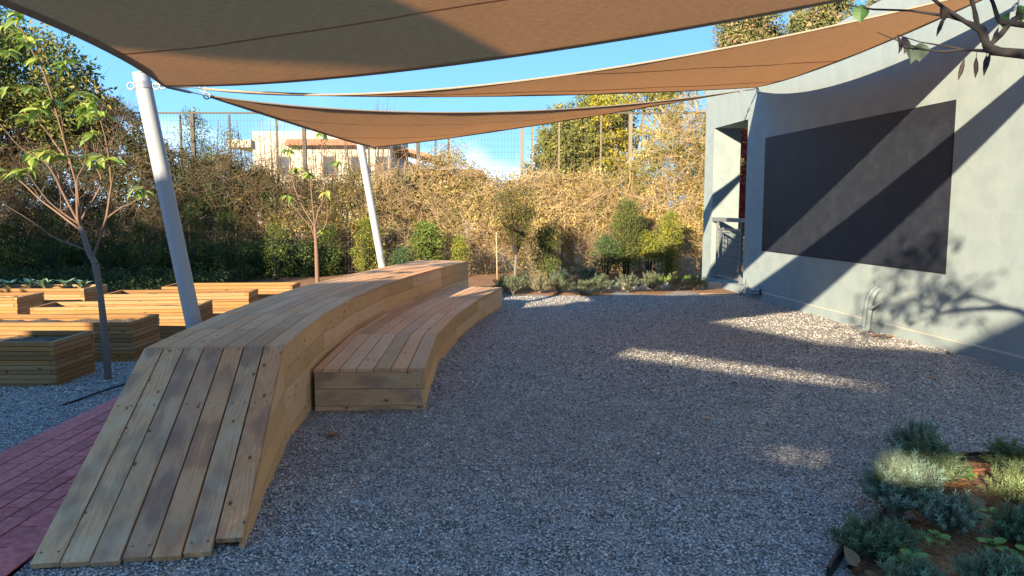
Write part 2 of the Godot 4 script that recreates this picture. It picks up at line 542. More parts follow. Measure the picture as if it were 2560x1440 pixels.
func building() -> void:
	var b := thing("grey_building", "grey green rendered building with black painted panel on its side wall", "building")
	var m := MB.new()
	wbox(m, -13.0, 6.75, -0.1, 3.2, -0.3, 0.0)
	# upper wall with a gently rising top
	var p := [wp(-13, 3.2, 0), wp(6.75, 3.2, 0), wp(6.75, 3.2, -0.3), wp(-13, 3.2, -0.3), wp(-13, 5.1, 0), wp(6.75, 4.17, 0), wp(6.75, 4.17, -0.3), wp(-13, 5.1, -0.3)]
	m.hexa(p, WD, Vector2.ZERO)
	part("wall", m.mesh(), mats["grey render"], b)
	m = MB.new()
	wbox(m, 6.753, 8.37, 3.27, 4.16, -0.56, 0.0)
	part("lintel", m.mesh(), mats["grey render"], b)
	m = MB.new()
	wbox(m, 8.373, 8.85, -0.1, 4.16, -0.58, 0.0)
	part("pillar", m.mesh(), mats["grey render"], b)
	m = MB.new()
	wbox(m, 6.0, 8.9, 4.163, 4.23, -0.62, 0.03)
	part("parapet_cap", m.mesh(), mats["grey render"], b)
	m = MB.new()
	wbox(m, -13.0, 6.75, -0.1, 0.13, 0.0, 0.045)
	part("plinth", m.mesh(), mats["grey render"], b)
	m = MB.new()
	wbox(m, -13.0, 6.74, 0.13, 0.147, 0.0, 0.047)
	part("plinth_ledge", m.mesh(), mat("pale ledge", lin(0.40, 0.40, 0.36), 0.9), b)
	m = MB.new()
	wbox(m, 6.753, 8.37, -0.1, 0.16, -0.6, 0.02)
	part("threshold", m.mesh(), mats["grey render"], b)
	m = MB.new()
	wbox(m, 1.23, 6.0, 0.875, 2.865, 0.0, 0.006)
	part("black_panel", m.mesh(), mats["black render paint"], b)
	m = MB.new()
	wbox(m, 1.25, 5.62, 0.89, 2.60, 0.0, 0.0085)
	var coat: StandardMaterial3D = mats["black render paint"].duplicate()
	coat.albedo_color = Color(1.12, 1.12, 1.12)
	part("second_coat", m.mesh(), coat, b)
	# floor slab behind the wall, and the back wall of the room
	m = MB.new()
	m.obox(wp(-13, 4.0, -5.0), WD * 19.7, Vector3.UP * 0.15, WN * 4.69)
	part("roof_slab", m.mesh(), mats["grey render"], b)
	m = MB.new()
	wbox(m, 6.3, 6.6, -0.1, 4.0, -5.0, -0.31)
	part("end_wall", m.mesh(), mats["grey render"], b)
	m = MB.new()
	wbox(m, -13.0, 6.6, -0.1, 3.99, -5.3, -5.01)
	part("back_wall", m.mesh(), mats["grey render"], b)
	m = MB.new()
	wbox(m, 6.753, 8.85, 4.02, 4.15, -4.6, -0.583)
	part("porch_roof", m.mesh(), mats["grey render"], b)
	# gate in the opening
	var g := thing("metal_gate", "grey metal gate with wire grid between pillar and wall corner", "gate")
	var gm: Material = mats["grey gate paint"]
	m = MB.new()
	wbox(m, 6.76, 8.36, 1.36, 1.44, -0.06, 0.0)
	part("top_rail", m.mesh(), gm, g)
	for s in [[6.95, 6.99], [8.10, 8.14]]:
		m = MB.new()
		wbox(m, s[0], s[1], 0.17, 1.36, -0.05, -0.012)
		part("post", m.mesh(), gm, g)
	for y in [0.235, 1.19]:
		m = MB.new()
		wbox(m, 6.99, 8.10, y, y + 0.04, -0.045, -0.015)
		part("frame_rail", m.mesh(), mats["galvanised"], g)
	m = MB.new()
	var zinc := mat("pale zinc", lin(0.22, 0.23, 0.24), 0.5)
	for k in 19:
		var s := 7.03 + k * 0.058
		wbox(m, s, s + 0.011, 0.275, 1.19, -0.034, -0.027)
	part("upright_bars", m.mesh(), zinc, g)
	m = MB.new()
	for k in 9:
		var y := 0.30 + k * 0.105
		wbox(m, 6.99, 8.10, y, y + 0.009, -0.026, -0.019)
	part("cross_bars", m.mesh(), zinc, g)
	# conduit rising from the gravel into the wall
	var cpos := wp(2.55, 0, 0)
	var c := thing("wall_conduit", "grey cable conduit bending out of the gravel up the wall", "conduit", cpos)
	var cm := mat("conduit paint", lin(0.19, 0.225, 0.23), 0.65)
	for k in 2:
		m = MB.new()
		var o := WD * (0.08 * k)
		m.tube([o + WN * 0.10 + Vector3(0, -0.05, 0), o + WN * 0.085 + Vector3(0, 0.2, 0), o + WN * 0.075 + Vector3(0, 0.36, 0), o + WN * 0.06 + Vector3(0, 0.46, 0) - WD * 0.02, o + WN * 0.03 + Vector3(0, 0.54, 0) - WD * 0.05, o + WN * -0.03 + Vector3(0, 0.58, 0) - WD * 0.08], [0.036], 10)
		part("pipe", m.mesh(), cm, c)
	m = MB.new()
	m.tube([WN * 0.10 + WD * 0.03 - WD * 0.02 + Vector3(0, 0.28, 0), WN * 0.10 - WD * 0.10 + Vector3(0, 0.33, 0), WN * 0.06 - WD * 0.13 + Vector3(0, 0.37, 0), WN * 0.0 - WD * 0.12 + Vector3(0, 0.40, 0)], [0.022], 8)
	part("side_pipe", m.mesh(), cm, c)
	m = MB.new()
	m.obox(WN * 0.06 + WD * 0.0 + Vector3(0, -0.02, 0), WD * 0.19, Vector3(0, 0.06, 0), WN * 0.12)
	part("foot", m.mesh(), cm, c)
	# two short pipes lying by the corner
	var q := thing("corner_pipes", "two curved grey pipes coming out of the wall foot by the gate", "pipe", wp(6.35, 0.2, 0.03))
	for k in 2:
		m = MB.new()
		m.tube([WD * 0.30 + Vector3(0, 0.02 - 0.05 * k, 0), WD * 0.1 + Vector3(0, -0.0 - 0.05 * k, 0) + WN * 0.06, -WD * 0.25 + Vector3(0, -0.05 - 0.05 * k, 0) + WN * 0.09, -WD * 0.52 + Vector3(0, -0.02 - 0.05 * k, 0) + WN * 0.05], [0.028], 8)
		part("pipe", m.mesh(), cm, q)
	m = MB.new()
	m.tube([WD * 0.2 + WN * 0.05, WD * 0.25 + WN * 0.07 + Vector3(0, -0.12, 0), WD * 0.27 + WN * 0.08 + Vector3(0, -0.25, 0)], [0.028], 8)
	part("down_pipe", m.mesh(), cm, q)
	m = MB.new()
	m.obox(WD * 0.22 + Vector3(0, -0.03, 0), WD * 0.14, Vector3(0, 0.16, 0), WN * 0.05)
	part("junction_box", m.mesh(), cm, q)

# ------------------------------------------------------------------ what shades the yard from behind the camera
func shade_casters() -> void:
	# the school behind the viewer: a gabled block on the left, a lower wing with a clerestory on the right
	var pale := mat("pale render", lin(0.5, 0.46, 0.4), 0.9)
	var ax := Vector3(0.879, 0, 0.477)          # along its front, square to the sun
	var back := Vector3(-0.477, 0, 0.879)
	var o := back * 8.0
	var sch := thing("school_building", "pale school building behind the viewer that shades the gravel", "building")
	var blk := func(q0: float, q1: float, y0: float, y1: float, h0: float, h1: float, depth: float) -> MB:
		var m := MB.new()
		var a := o + ax * q0; var b := o + ax * q1; var d := back * depth
		m.hexa([a + Vector3(0, y0, 0) + d, a + Vector3(0, y0, 0), b + Vector3(0, y1, 0), b + Vector3(0, y1, 0) + d, a + Vector3(0, h0, 0) + d, a + Vector3(0, h0, 0), b + Vector3(0, h1, 0), b + Vector3(0, h1, 0) + d], back, Vector2.ZERO)
		return m
	part("gabled_block", blk.call(-7.8, -6.6, -0.1, -0.1, 5.05, 5.35, 6.0).mesh(), pale, sch)
	part("gabled_block", blk.call(-6.597, -5.3, -0.1, -0.1, 5.35, 6.0, 6.0).mesh(), pale, sch)
	part("gabled_block", blk.call(-5.297, -2.9, -0.1, -0.1, 6.15, 7.02, 6.0).mesh(), pale, sch)
	var vine := PackedFloat32Array()
	for i in 26: put(vine, rbasis(rng.randf_range(0.5, 0.9)), o - back * rng.randf_range(0.2, 0.7) + ax * rng.randf_range(-1.6, 0.9) + Vector3(0, rng.randf_range(3.95, 4.45), 0), Color(0.1, 0.14, 0.05))
	for i in 12: put(vine, rbasis(rng.randf_range(0.4, 0.7)), o - back * rng.randf_range(0.2, 0.5) + ax * rng.randf_range(-2.9, 3.0) + Vector3(0, rng.randf_range(4.95, 5.3), 0), Color(0.1, 0.14, 0.05))
	swarm("wall_vine", CL.mid, mats["leaf"], vine, sch)
	part("low_wing", blk.call(-2.897, 4.0, -0.1, -0.1, 4.02, 4.02, 0.4).mesh(), pale, sch)
	part("window_head", blk.call(-2.897, -1.0, 4.02, 4.02, 4.86, 4.765, 0.4).mesh(), pale, sch)
	part("window_head", blk.call(-0.997, 0.75, 4.12, 4.30, 4.765, 4.74, 0.35).mesh(), pale, sch)
	part("window_head", blk.call(0.753, 4.0, 4.02, 4.02, 4.74, 4.70, 0.4).mesh(), pale, sch)
	part("window_post", blk.call(-0.5, -0.12, 4.02, 4.02, 4.14, 4.16, 0.2).mesh(), pale, sch)
	part("low_roof", blk.call(-2.897, -1.0, 5.05, 4.93, 5.86, 5.45, 0.3).mesh(), pale, sch)
	part("low_roof", blk.call(-0.997, 0.3, 4.93, 4.80, 5.45, 5.47, 0.3).mesh(), pale, sch)
	part("low_roof", blk.call(0.303, 4.0, 4.70, 4.60, 5.47, 7.25, 0.3).mesh(), pale, sch)
	var t := thing("side_tree", "broad tree beyond the left edge of the yard that shades the hedge", "tree", Vector3(-11.5, 0, -7.6))
	limbs(t, Vector3.ZERO, 2.0, 0.2, [Vector3(-1, 4, 0.5), Vector3(0.4, 3.6, 0)], mats["bark grey"])
	crown(t, [[Vector3(0.0, 2.6, 0.4), Vector3(1.3, 2.2, 1.4)], [Vector3(-2.0, 3.0, -0.6), Vector3(1.9, 2.4, 1.6)], [Vector3(-4.5, 3.0, -2.0), Vector3(2.2, 2.5, 1.8)]], CL.mid, 1500, [Color(0.08, 0.10, 0.03)], 1.2, mats["leaf"], 0.0)

# ------------------------------------------------------------------ far houses
func far_houses() -> void:
	var cream := mat("cream wall", lin(0.48, 0.43, 0.34), 0.9)
	var tile := mat("roof tile", lin(0.42, 0.17, 0.09), 0.85)
	var glass := mat("dark window", lin(0.06, 0.07, 0.09), 0.2)
	var h := thing("cream_apartment_house", "cream apartment house with tiled cornice seen through the fence behind the bare sapling", "house", Vector3(-10.4, 0, -40))
	var m := MB.new()
	m.box(Vector3(-3.2, -0.1, -7), Vector3(4.0, 5.6, 0))
	part("wall", m.mesh(), cream, h)
	m = MB.new()
	m.box(Vector3(-0.6, 5.603, -6), Vector3(3.2, 6.6, -1.5))
	part("roof_room", m.mesh(), cream, h)
	m = MB.new()
	m.box(Vector3(-4.4, 4.75, -5.5), Vector3(-3.203, 5.15, 0.3))
	part("balcony_slab", m.mesh(), cream, h)
	m = MB.new()
	m.hexa([Vector3(-1.4, 4.85, 0.55), Vector3(4.1, 4.85, 0.55), Vector3(4.1, 4.85, 0.003), Vector3(-1.4, 4.85, 0.003), Vector3(-1.4, 4.9, 0.55), Vector3(4.1, 4.9, 0.55), Vector3(4.1, 5.2, 0.003), Vector3(-1.4, 5.2, 0.003)], Vector3.RIGHT, Vector2.ZERO)
	part("tiled_cornice", m.mesh(), tile, h)
	for x in [-2.0, 0.4, 1.9, 3.2]:
		m = MB.new()
		m.box(Vector3(x, 3.3, 0.003), Vector3(x + 0.75, 4.35, 0.05))
		var w := part("window", m.mesh(), mat("window frame", lin(0.30, 0.27, 0.22), 0.7), h)
		m = MB.new()
		m.box(Vector3(x + 0.08, 3.38, 0.053), Vector3(x + 0.67, 4.27, 0.06))
		part("pane", m.mesh(), glass, w)
	m = MB.new()
	m.box(Vector3(-3.3, 2.4, 0.003), Vector3(4.1, 2.6, 0.35))
	part("string_course", m.mesh(), mat("brown trim", lin(0.25, 0.15, 0.09), 0.9), h)
	h = thing("gabled_villa", "white villa with overhanging red tiled gable beyond the fence", "house", Vector3(-5.6, 0, -42))
	m = MB.new()
	m.box(Vector3(-4.6, -0.1, -7), Vector3(-0.4, 4.3, 0))
	part("wall", m.mesh(), mat("white wall", lin(0.62, 0.6, 0.56), 0.9), h)
	m = MB.new()
	m.hexa([Vector3(-2.9, 5.35, 0.8), Vector3(1.2, 4.30, 0.8), Vector3(1.2, 4.30, -8), Vector3(-2.9, 5.35, -8), Vector3(-2.9, 5.55, 0.8), Vector3(1.2, 4.50, 0.8), Vector3(1.2, 4.50, -8), Vector3(-2.9, 5.55, -8)], Vector3.RIGHT, Vector2.ZERO)
	m.hexa([Vector3(-6.6, 4.35, 0.8), Vector3(-2.903, 5.35, 0.8), Vector3(-2.903, 5.35, -8), Vector3(-6.6, 4.35, -8), Vector3(-6.6, 4.55, 0.8), Vector3(-2.903, 5.55, 0.8), Vector3(-2.903, 5.55, -8), Vector3(-6.6, 4.55, -8)], Vector3.RIGHT, Vector2.ZERO)
	part("roof", m.mesh(), tile, h)
	m = MB.new()
	m.box(Vector3(-2.6, 3.0, 0.003), Vector3(-0.9, 4.2, 0.06))
	part("window", m.mesh(), glass, h)
	h = thing("low_tiled_house", "low cream house with a red tiled roof above the dry creeper", "house", Vector3(-4.2, 0, -46))
	m = MB.new()
	m.box(Vector3(-1.5, -0.1, -6), Vector3(2.2, 3.5, 0))
	part("wall", m.mesh(), cream, h)
	m = MB.new()
	m.hexa([Vector3(-1.9, 3.503, 0.5), Vector3(2.6, 3.503, 0.5), Vector3(2.6, 3.503, -6.5), Vector3(-1.9, 3.503, -6.5), Vector3(-1.9, 3.6, 0.5), Vector3(2.6, 3.6, 0.5), Vector3(2.3, 4.1, -3.0), Vector3(-1.6, 4.1, -3.0)], Vector3.RIGHT, Vector2.ZERO)
	part("roof", m.mesh(), tile, h)

# ------------------------------------------------------------------ fences
func fences() -> void:
	var f := thing("tall_mesh_fence", "tall wire mesh fence on slim posts above the creeper", "fence", Vector3(0, 0, -19.5))
	var m := MB.new()
	var thick := [-8.14, -5.3, -2.4, 0.26, 3.02]
	var thin := [-8.45, -7.2, -6.0, -3.66, -1.95, -1.62, 0.52, 1.2, 2.27, 3.32, 4.27, 4.92]
	for x in thick:
		m = MB.new(); m.box(Vector3(x - 0.045, 0, -0.045), Vector3(x + 0.045, 4.01, 0.045), Vector3.UP)
		piece("post", m.mesh(), mats["fence brown" if x > -1 else "fence dark"], f)
	for x in thin:
		m = MB.new(); m.box(Vector3(x - 0.022, 0, -0.022), Vector3(x + 0.022, 3.99, 0.022), Vector3.UP)
		piece("post", m.mesh(), mats["fence brown" if x > -1 else "fence dark"], f)
	m = MB.new()
	m.box(Vector3(-13, 4.013, -0.025), Vector3(5.2, 4.055, 0.025))
	part("top_rail", m.mesh(), mats["fence dark"], f)
	m = MB.new()
	var x := -9.2
	while x < 5.2:
		m.obox(Vector3(x, 0.6, 0.026), Vector3(0.0045, 0, 0), Vector3(0, 3.4, 0), Vector3(0, 0, 0.0045)); x += 0.085
	var y := 0.8
	while y < 4.0:
		m.obox(Vector3(-9.2, y, 0.032), Vector3(14.4, 0, 0), Vector3(0, 0.0045, 0), Vector3(0, 0, 0.0045)); y += 0.16
	var w := part("wire_mesh", m.mesh(), mats["fence dark"], f)
	w.set_meta("kind", "stuff")
	f = thing("low_mesh_fence", "low rusty mesh fence behind the shrubs of the far bed", "fence", Vector3(0, 0, -18.3))
	for k in 12:
		x = -9.0 + k * 1.13 + 0.05
		m = MB.new(); m.box(Vector3(x - 0.025, 0, -0.025), Vector3(x + 0.025, 1.25, 0.025), Vector3.UP)
		piece("post", m.mesh(), mats["rust brown"], f)
	m = MB.new()
	x = -9.0
	while x < 4.3:
		m.obox(Vector3(x, 0.05, 0.028), Vector3(0.004, 0, 0), Vector3(0, 1.0, 0), Vector3(0, 0, 0.004)); x += 0.075
	y = 0.1
	while y < 1.1:
		m.obox(Vector3(-9.0, y, 0.034), Vector3(13.3, 0, 0), Vector3(0, 0.004, 0), Vector3(0, 0, 0.004)); y += 0.12
	w = part("wire_mesh", m.mesh(), mats["fence dark"], f)
	w.set_meta("kind", "stuff")

# ------------------------------------------------------------------ the curved bench
func offs(pts: Array, d: float) -> Array:
	# offset of a polyline in plan to its left side (towards -x), mitred
	var out := []
	for i in pts.size():
		var a: Vector2 = (pts[i] - pts[maxi(i - 1, 0)]).normalized()
		var b: Vector2 = (pts[mini(i + 1, pts.size() - 1)] - pts[i]).normalized()
		if i == 0: a = b
		if i == pts.size() - 1: b = a
		var na := Vector2(a.y, -a.x)
		var nb := Vector2(b.y, -b.x)
		var n := (na + nb).normalized()
		out.append(pts[i] + n * d / maxf(0.5, n.dot(na)))
	return out

func lane_board(o: Array, i: int, d0: float, d1: float, y0: float, y1: float, gap: float) -> MB:
	# a deck board of one segment between two offsets, with eased upper edges
	var a0: Array = offs(o, d0)
	var a1: Array = offs(o, d1)
	var A: Vector2 = a0[i]; var B: Vector2 = a0[i + 1]; var C: Vector2 = a1[i + 1]; var D: Vector2 = a1[i]
	var t := (B - A).normalized() * gap
	A += t; D += t; B -= t; C -= t
	var m := MB.new()
	var off := Vector2(rng.randf(), rng.randf())
	var e := 0.004
	var across := (D - A).normalized() * e
	var g := Vector3(t.x, 0, t.y).normalized()
	var v := func(q: Vector2, y: float) -> Vector3: return Vector3(q.x, y, q.y)
	var P := [v.call(A, y0), v.call(B, y0), v.call(C, y0), v.call(D, y0), v.call(A, y1 - e), v.call(B, y1 - e), v.call(C, y1 - e), v.call(D, y1 - e), v.call(A + across, y1), v.call(B + across, y1), v.call(C - across, y1), v.call(D - across, y1)]
	for f in [[8, 9, 10, 11], [3, 2, 1, 0], [0, 1, 5, 4], [2, 3, 7, 6], [4, 5, 9, 8], [6, 7, 11, 10]]:
		m.gquad([P[f[0]], P[f[1]], P[f[2]], P[f[3]]], g, off)
	m.gquad([P[1], P[2], P[6], P[5]], g, off); m.gquad([P[5], P[6], P[10], P[9]], g, off)
	m.gquad([P[3], P[0], P[4], P[7]], g, off); m.gquad([P[7], P[4], P[8], P[11]], g, off)
	return m

func upright_board(a: Vector2, b: Vector2, out: Vector2, y0: float, y1: float, thick := 0.026) -> MB:
	# a board standing on edge from a to b, its back against the frame
	var m := MB.new()
	var d := (b - a).normalized() * 0.002
	a += d; b -= d
	var o := out * thick
	m.obox(Vector3(a.x, y0, a.y), Vector3(b.x - a.x, 0, b.y - a.y), Vector3(0, y1 - y0, 0), Vector3(o.x, 0, o.y), Vector2(rng.randf(), rng.randf()))
	return m

func bench() -> void:
	var b := thing("curved_timber_bench", "long curved two-step timber seating platform with a sloping plank ramp in front", "bench")
	var up := [Vector2(-1.575, -5.12), Vector2(-1.635, -5.88), Vector2(-1.69, -6.7), Vector2(-1.685, -7.96), Vector2(-1.58, -9.31), Vector2(-1.385, -10.55), Vector2(-1.12, -11.9), Vector2(-0.775, -13.38)]
	var width := 0.93
	var n := 7
	var bw := width / n
	for i in up.size() - 1:
		for k in n:
			var m := lane_board(up, i, k * bw + 0.003, (k + 1) * bw - 0.0045, 0.672, 0.70, 0.0018)
			piece("deck_board", m.mesh(), W_DECK[rng.randi() % 4], b)
	# outer and inner faces of the upper step
	var rows := [[0.527, 0.669], [0.381, 0.523], [0.235, 0.377], [0.089, 0.231], [-0.06, 0.085]]
	var fo := offs(up, 0.030)
	var fi := offs(up, width - 0.030)
	for i in up.size() - 1:
		for r in rows:
			var d: Vector2 = (fo[i + 1] - fo[i]).normalized()
			var out := Vector2(-d.y, d.x)
			piece("side_board", upright_board(fo[i], fo[i + 1], out, r[0], r[1]).mesh(), W_SIDE[rng.randi() % 4], b)
			piece("side_board", upright_board(fi[i], fi[i + 1], -out, r[0], r[1]).mesh(), W_SIDE[rng.randi() % 4], b)
	for r in rows:
		piece("end_board", upright_board(fi[7], fo[7], Vector2(0.2, -1.0).normalized(), r[0], r[1]).mesh(), W_SIDE[rng.randi() % 4], b)
	# lower step
	var lo := [Vector2(-0.715, -6.05), Vector2(-0.775, -7.70), Vector2(-0.68, -9.2), Vector2(-0.48, -10.72), Vector2(-0.16, -12.3)]
	var lw := 0.905
	var rows2 := [[0.172, 0.309], [0.030, 0.168], [-0.10, 0.026]]
	var edges := [0.0, 0.139, 0.278, 0.417, 0.556, 0.695, 0.834, 0.905]
	for i in lo.size() - 1:
		for k in edges.size() - 1:
			var m := lane_board(lo, i, edges[k] + 0.003, edges[k + 1] - 0.0045, 0.312, 0.34, 0.0018)
			piece("seat_board", m.mesh(), W_DECK[rng.randi() % 4], b)
		var so := offs(lo, 0.030)
		for r in rows2:
			var d: Vector2 = (so[i + 1] - so[i]).normalized()
			piece("side_board", upright_board(so[i], so[i + 1], Vector2(-d.y, d.x), r[0], r[1]).mesh(), W_SIDE[rng.randi() % 4], b)
	var so2 := offs(lo, 0.006)
	var si := offs(lo, lw - 0.004)
	var s_in := offs(lo, lw - 0.03)
	for r in rows2:
		piece("front_board", upright_board(si[0] + Vector2(0, -0.03), so2[0] + Vector2(0, -0.03), Vector2(0.08, 1).normalized(), r[0], r[1], 0.024).mesh(), W_RAMP[rng.randi() % 2], b)
		piece("end_board", upright_board(s_in[4], so2[4], Vector2(-0.2, -1).normalized(), r[0], r[1]).mesh(), W_SIDE[rng.randi() % 4], b)
	# ramp: seven sloping planks
	var tr: Vector2 = up[0]
	var tl: Vector2 = (offs(up, width))[0]
	var br := Vector2(-1.285, -3.42); var bl := Vector2(-2.195, -3.27)
	for k in 7:
		var f0 := k / 7.0 + 0.0055; var f1 := (k + 1) / 7.0 - 0.0055
		var ext: float = [0.0, 0.012, 0.03, 0.005, 0.02, 0.0, -0.075][6 - k] if k < 6 else 0.0
		if k == 0: ext = -0.07
		var A := tr.lerp(tl, f0); var D := tr.lerp(tl, f1)
		var B := br.lerp(bl, f0); var C := br.lerp(bl, f1)
		var L := (B - A).normalized()
		B += L * ext; C += L * ext
		var m := MB.new()
		var off := Vector2(rng.randf(), rng.randf())
		var sl := Vector3((B - A).x, -0.672, (B - A).y).normalized()
		var nn := Vector3((D - A).x, 0, (D - A).y).cross(sl).normalized()
		if nn.y < 0: nn = -nn
		var th := nn * 0.028
		var yb := 0.012 + (0.03 if ext < -0.05 else 0.0)
		var P0 := Vector3(A.x, 0.672, A.y); var P1 := Vector3(B.x, yb, B.y); var P2 := Vector3(C.x, yb, C.y); var P3 := Vector3(D.x, 0.672, D.y)
		m.hexa([P1, P0, P3, P2, P1 + th, P0 + th, P3 + th, P2 + th], sl, off)
		piece("ramp_board", m.mesh(), W_RAMP[[3, 1, 3, 2, 1, 0, 0][k]], b)
	# triangular cheeks of the ramp
	for side in 2:
		var T: Vector2 = tr if side == 0 else tl
		var Bq: Vector2 = br if side == 0 else bl
		var acr := (tl - tr).normalized() * (0.028 if side == 0 else -0.028)
		T += acr; Bq += acr
		var outv := -acr.normalized() * 0.024
		for r in rows:
			var y0: float = maxf(r[0], -0.03)
			var y1: float = minf(r[1], 0.655)
			var x0 := clampf(1.0 - y0 / 0.66, 0.0, 1.0); var x1 := clampf(1.0 - y1 / 0.66, 0.0, 1.0)
			var q0 := T.lerp(Bq, x0); var q1 := T.lerp(Bq, x1)
			var m := MB.new()
			var o3 := Vector3(outv.x, 0, outv.y)
			var g := Vector3((Bq - T).x, 0, (Bq - T).y).normalized()
			var A := Vector3(T.x, y0, T.y); var B := Vector3(q0.x, y0, q0.y); var C := Vector3(q1.x, y1, q1.y); var D := Vector3(T.x, y1, T.y)
			m.hexa([A, B, B + o3, A + o3, D, C, C + o3, D + o3] if side == 1 else [A + o3, B + o3, B, A, D + o3, C + o3, C, D], g, Vector2(rng.randf(), rng.randf()))
			piece("ramp_cheek_board", m.mesh(), W_SIDE[rng.randi() % 4], b)
	# screw heads
	var sm := MB.new()
	for f in [0.02, 0.36, 0.97]:
		for k in 7:
			for e in [0.22, 0.78]:
				var g: float = (k + e) / 7.0
				var q := tr.lerp(tl, g).lerp(br.lerp(bl, g), f)
				var y := lerpf(0.672, 0.012, f) + 0.0295
				sm.tube([Vector3(q.x, y - 0.001, q.y), Vector3(q.x + 0.0005, y + 0.0025, q.y + 0.001)], [0.006], 6)
	for r in rows2:
		for e in [0.03, 0.11]:
			var c: Vector2 = so2[0]
			sm.tube([Vector3(c.x - 0.055, r[0] + e, c.y - 0.03), Vector3(c.x - 0.055, r[0] + e, c.y - 0.002)], [0.005], 6)
	var scr := part("screws", sm.mesh(), mats["galvanised"], b)
	scr.set_meta("kind", "stuff")

# ------------------------------------------------------------------ raised planters
func planter(called: String, label: String, corner: Vector2, ang: float, length: float, depth: float, layers := 10) -> Node3D:
	# corner is the near right corner; length runs to the left, depth away
	var t := thing(called, label, "planter", Vector3(corner.x, 0, corner.y), "raised timber planters")
	t.rotation.y = deg_to_rad(ang)
	var h := 0.0435; var w := 0.045
	for k in layers:
		var y0 := k * h - 0.01; var y1 := y0 + h - 0.005
		var over := k % 2 == 0
		for s in 2:
			var m := MB.new()
			var z := 0.0 if s == 0 else -depth + w
			var j := rng.randf_range(-0.004, 0.004)
			var x1 := 0.0 if over else -w
			var x0 := -length if over else -length + w
			m.box(Vector3(x0, y0, z - w + j), Vector3(x1, y1, z + j), Vector3.RIGHT, Vector2(rng.randf(), rng.randf()))
			piece("board", m.mesh(), W_PLANT[rng.randi() % 4], t)
			m = MB.new()
			var x := 0.0 if s == 0 else -length + w
			var za := -w if over else 0.0
			var zb := -depth + w if over else -depth
			m.box(Vector3(x - w + j, y0 + 0.001, zb), Vector3(x + j, y1 + 0.001, za), Vector3.BACK, Vector2(rng.randf(), rng.randf()))
			piece("board", m.mesh(), W_PLANT[rng.randi() % 4], t)
	var m := MB.new()
	var nx := 24; var nz := 8
	for i in nx:
		for j in nz:
			var p := []
			for k in [[0, 0], [1, 0], [1, 1], [0, 1]]:
				var x: float = lerpf(-length + w, -w, (i + k[0]) / float(nx))
				var z: float = lerpf(-w, -depth + w, (j + k[1]) / float(nz))
				p.append(Vector3(x, layers * h - 0.075 + 0.035 * fn.get_noise_2d(x * 9 + corner.x * 7, z * 9), z))
			m.quad(p[0], p[1], p[2], p[3], Vector2(p[0].x, p[0].z), Vector2(p[1].x, p[1].z), Vector2(p[2].x, p[2].z), Vector2(p[3].x, p[3].z))
	part("soil", m.mesh(), mats["planter soil"], t)
	return t

func planters() -> void:
	planter("raised_planter", "nearest raised timber planter, left of the young tree trunk", Vector2(-4.2, -6.8), 0.0, 2.1, 0.66)
	planter("raised_planter", "second raised timber planter, behind the young tree trunk", Vector2(-4.08, -7.98), 1.0, 2.1, 0.66)
	planter("raised_planter", "third raised timber planter, beside the foot of the near pole", Vector2(-3.94, -9.38), 6.0, 2.0, 0.6)
	planter("raised_planter", "fourth raised timber planter, second last in the row", Vector2(-3.8, -10.78), 6.0, 2.0, 0.6)
	planter("raised_planter", "farthest raised timber planter of the front row, beside the deck", Vector2(-3.45, -11.75), 4.0, 2.0, 0.6)
	planter("raised_planter", "back raised timber planter holding leafy cabbage seedlings", Vector2(-6.5, -11.35), 0.0, 2.2, 0.66)
	planter("raised_planter", "raised timber planter at the left edge in front of the seedlings", Vector2(-6.78, -10.22), 3.0, 2.0, 0.66)
	# seedlings
	var xs := [-6.68, -6.98, -7.28, -7.55, -7.8, -8.1]
	var says := ["rightmost cabbage seedling in the back planter", "second cabbage seedling from the right in the back planter", "third cabbage seedling from the right in the back planter", "fourth cabbage seedling from the right in the back planter", "fifth cabbage seedling from the right in the back planter", "leftmost cabbage seedling in the back planter"]
	for k in xs.size():
		var p := thing("cabbage_seedling", says[k], "seedling", Vector3(xs[k], 0.40, -11.62 - 0.1 * (k % 2)), "cabbage seedlings in the back planter")
		for i in 7:
			var a := TAU * i / 7.0 + k
			var m := leaf_shape(0.19, 0.12, 0.4)
			var o := piece("leaf", m, mat("cabbage leaf", lin(0.13, 0.22, 0.13), 0.6), p)
			o.rotation = Vector3(0, a, 0)
			o.transform.basis = Basis(Vector3.UP, a) * Basis(Vector3.RIGHT, 0.75 + 0.15 * (i % 3))
			o.position = Vector3(0, 0.02, 0)

func leaf_shape(l: float, w: float, droop: float) -> ArrayMesh:
	# a leaf along -z from the origin, curling down
	var m := MB.new()
	var n := 5
	var prof := [0.12, 0.75, 1.0, 0.85, 0.5, 0.0]
	var mid := []; var le := []; var ri := []
	for i in n + 1:
		var t := float(i) / n
		var z := -l * (t - 0.12 * droop * t * t)
		var y := l * (0.10 * t - droop * t * t)
		mid.append(Vector3(0, y - 0.06 * w, z))
		le.append(Vector3(-w * 0.5 * prof[i], y + 0.06 * w, z)); ri.append(Vector3(w * 0.5 * prof[i], y + 0.06 * w, z))
	for i in n:
		m.quad(mid[i], mid[i + 1], le[i + 1], le[i]) if i < n - 1 else m.tri(mid[i], mid[i + 1], le[i])
		m.quad(mid[i], ri[i], ri[i + 1], mid[i + 1]) if i < n - 1 else m.tri(mid[i], ri[i], mid[i + 1])
	return m.mesh()

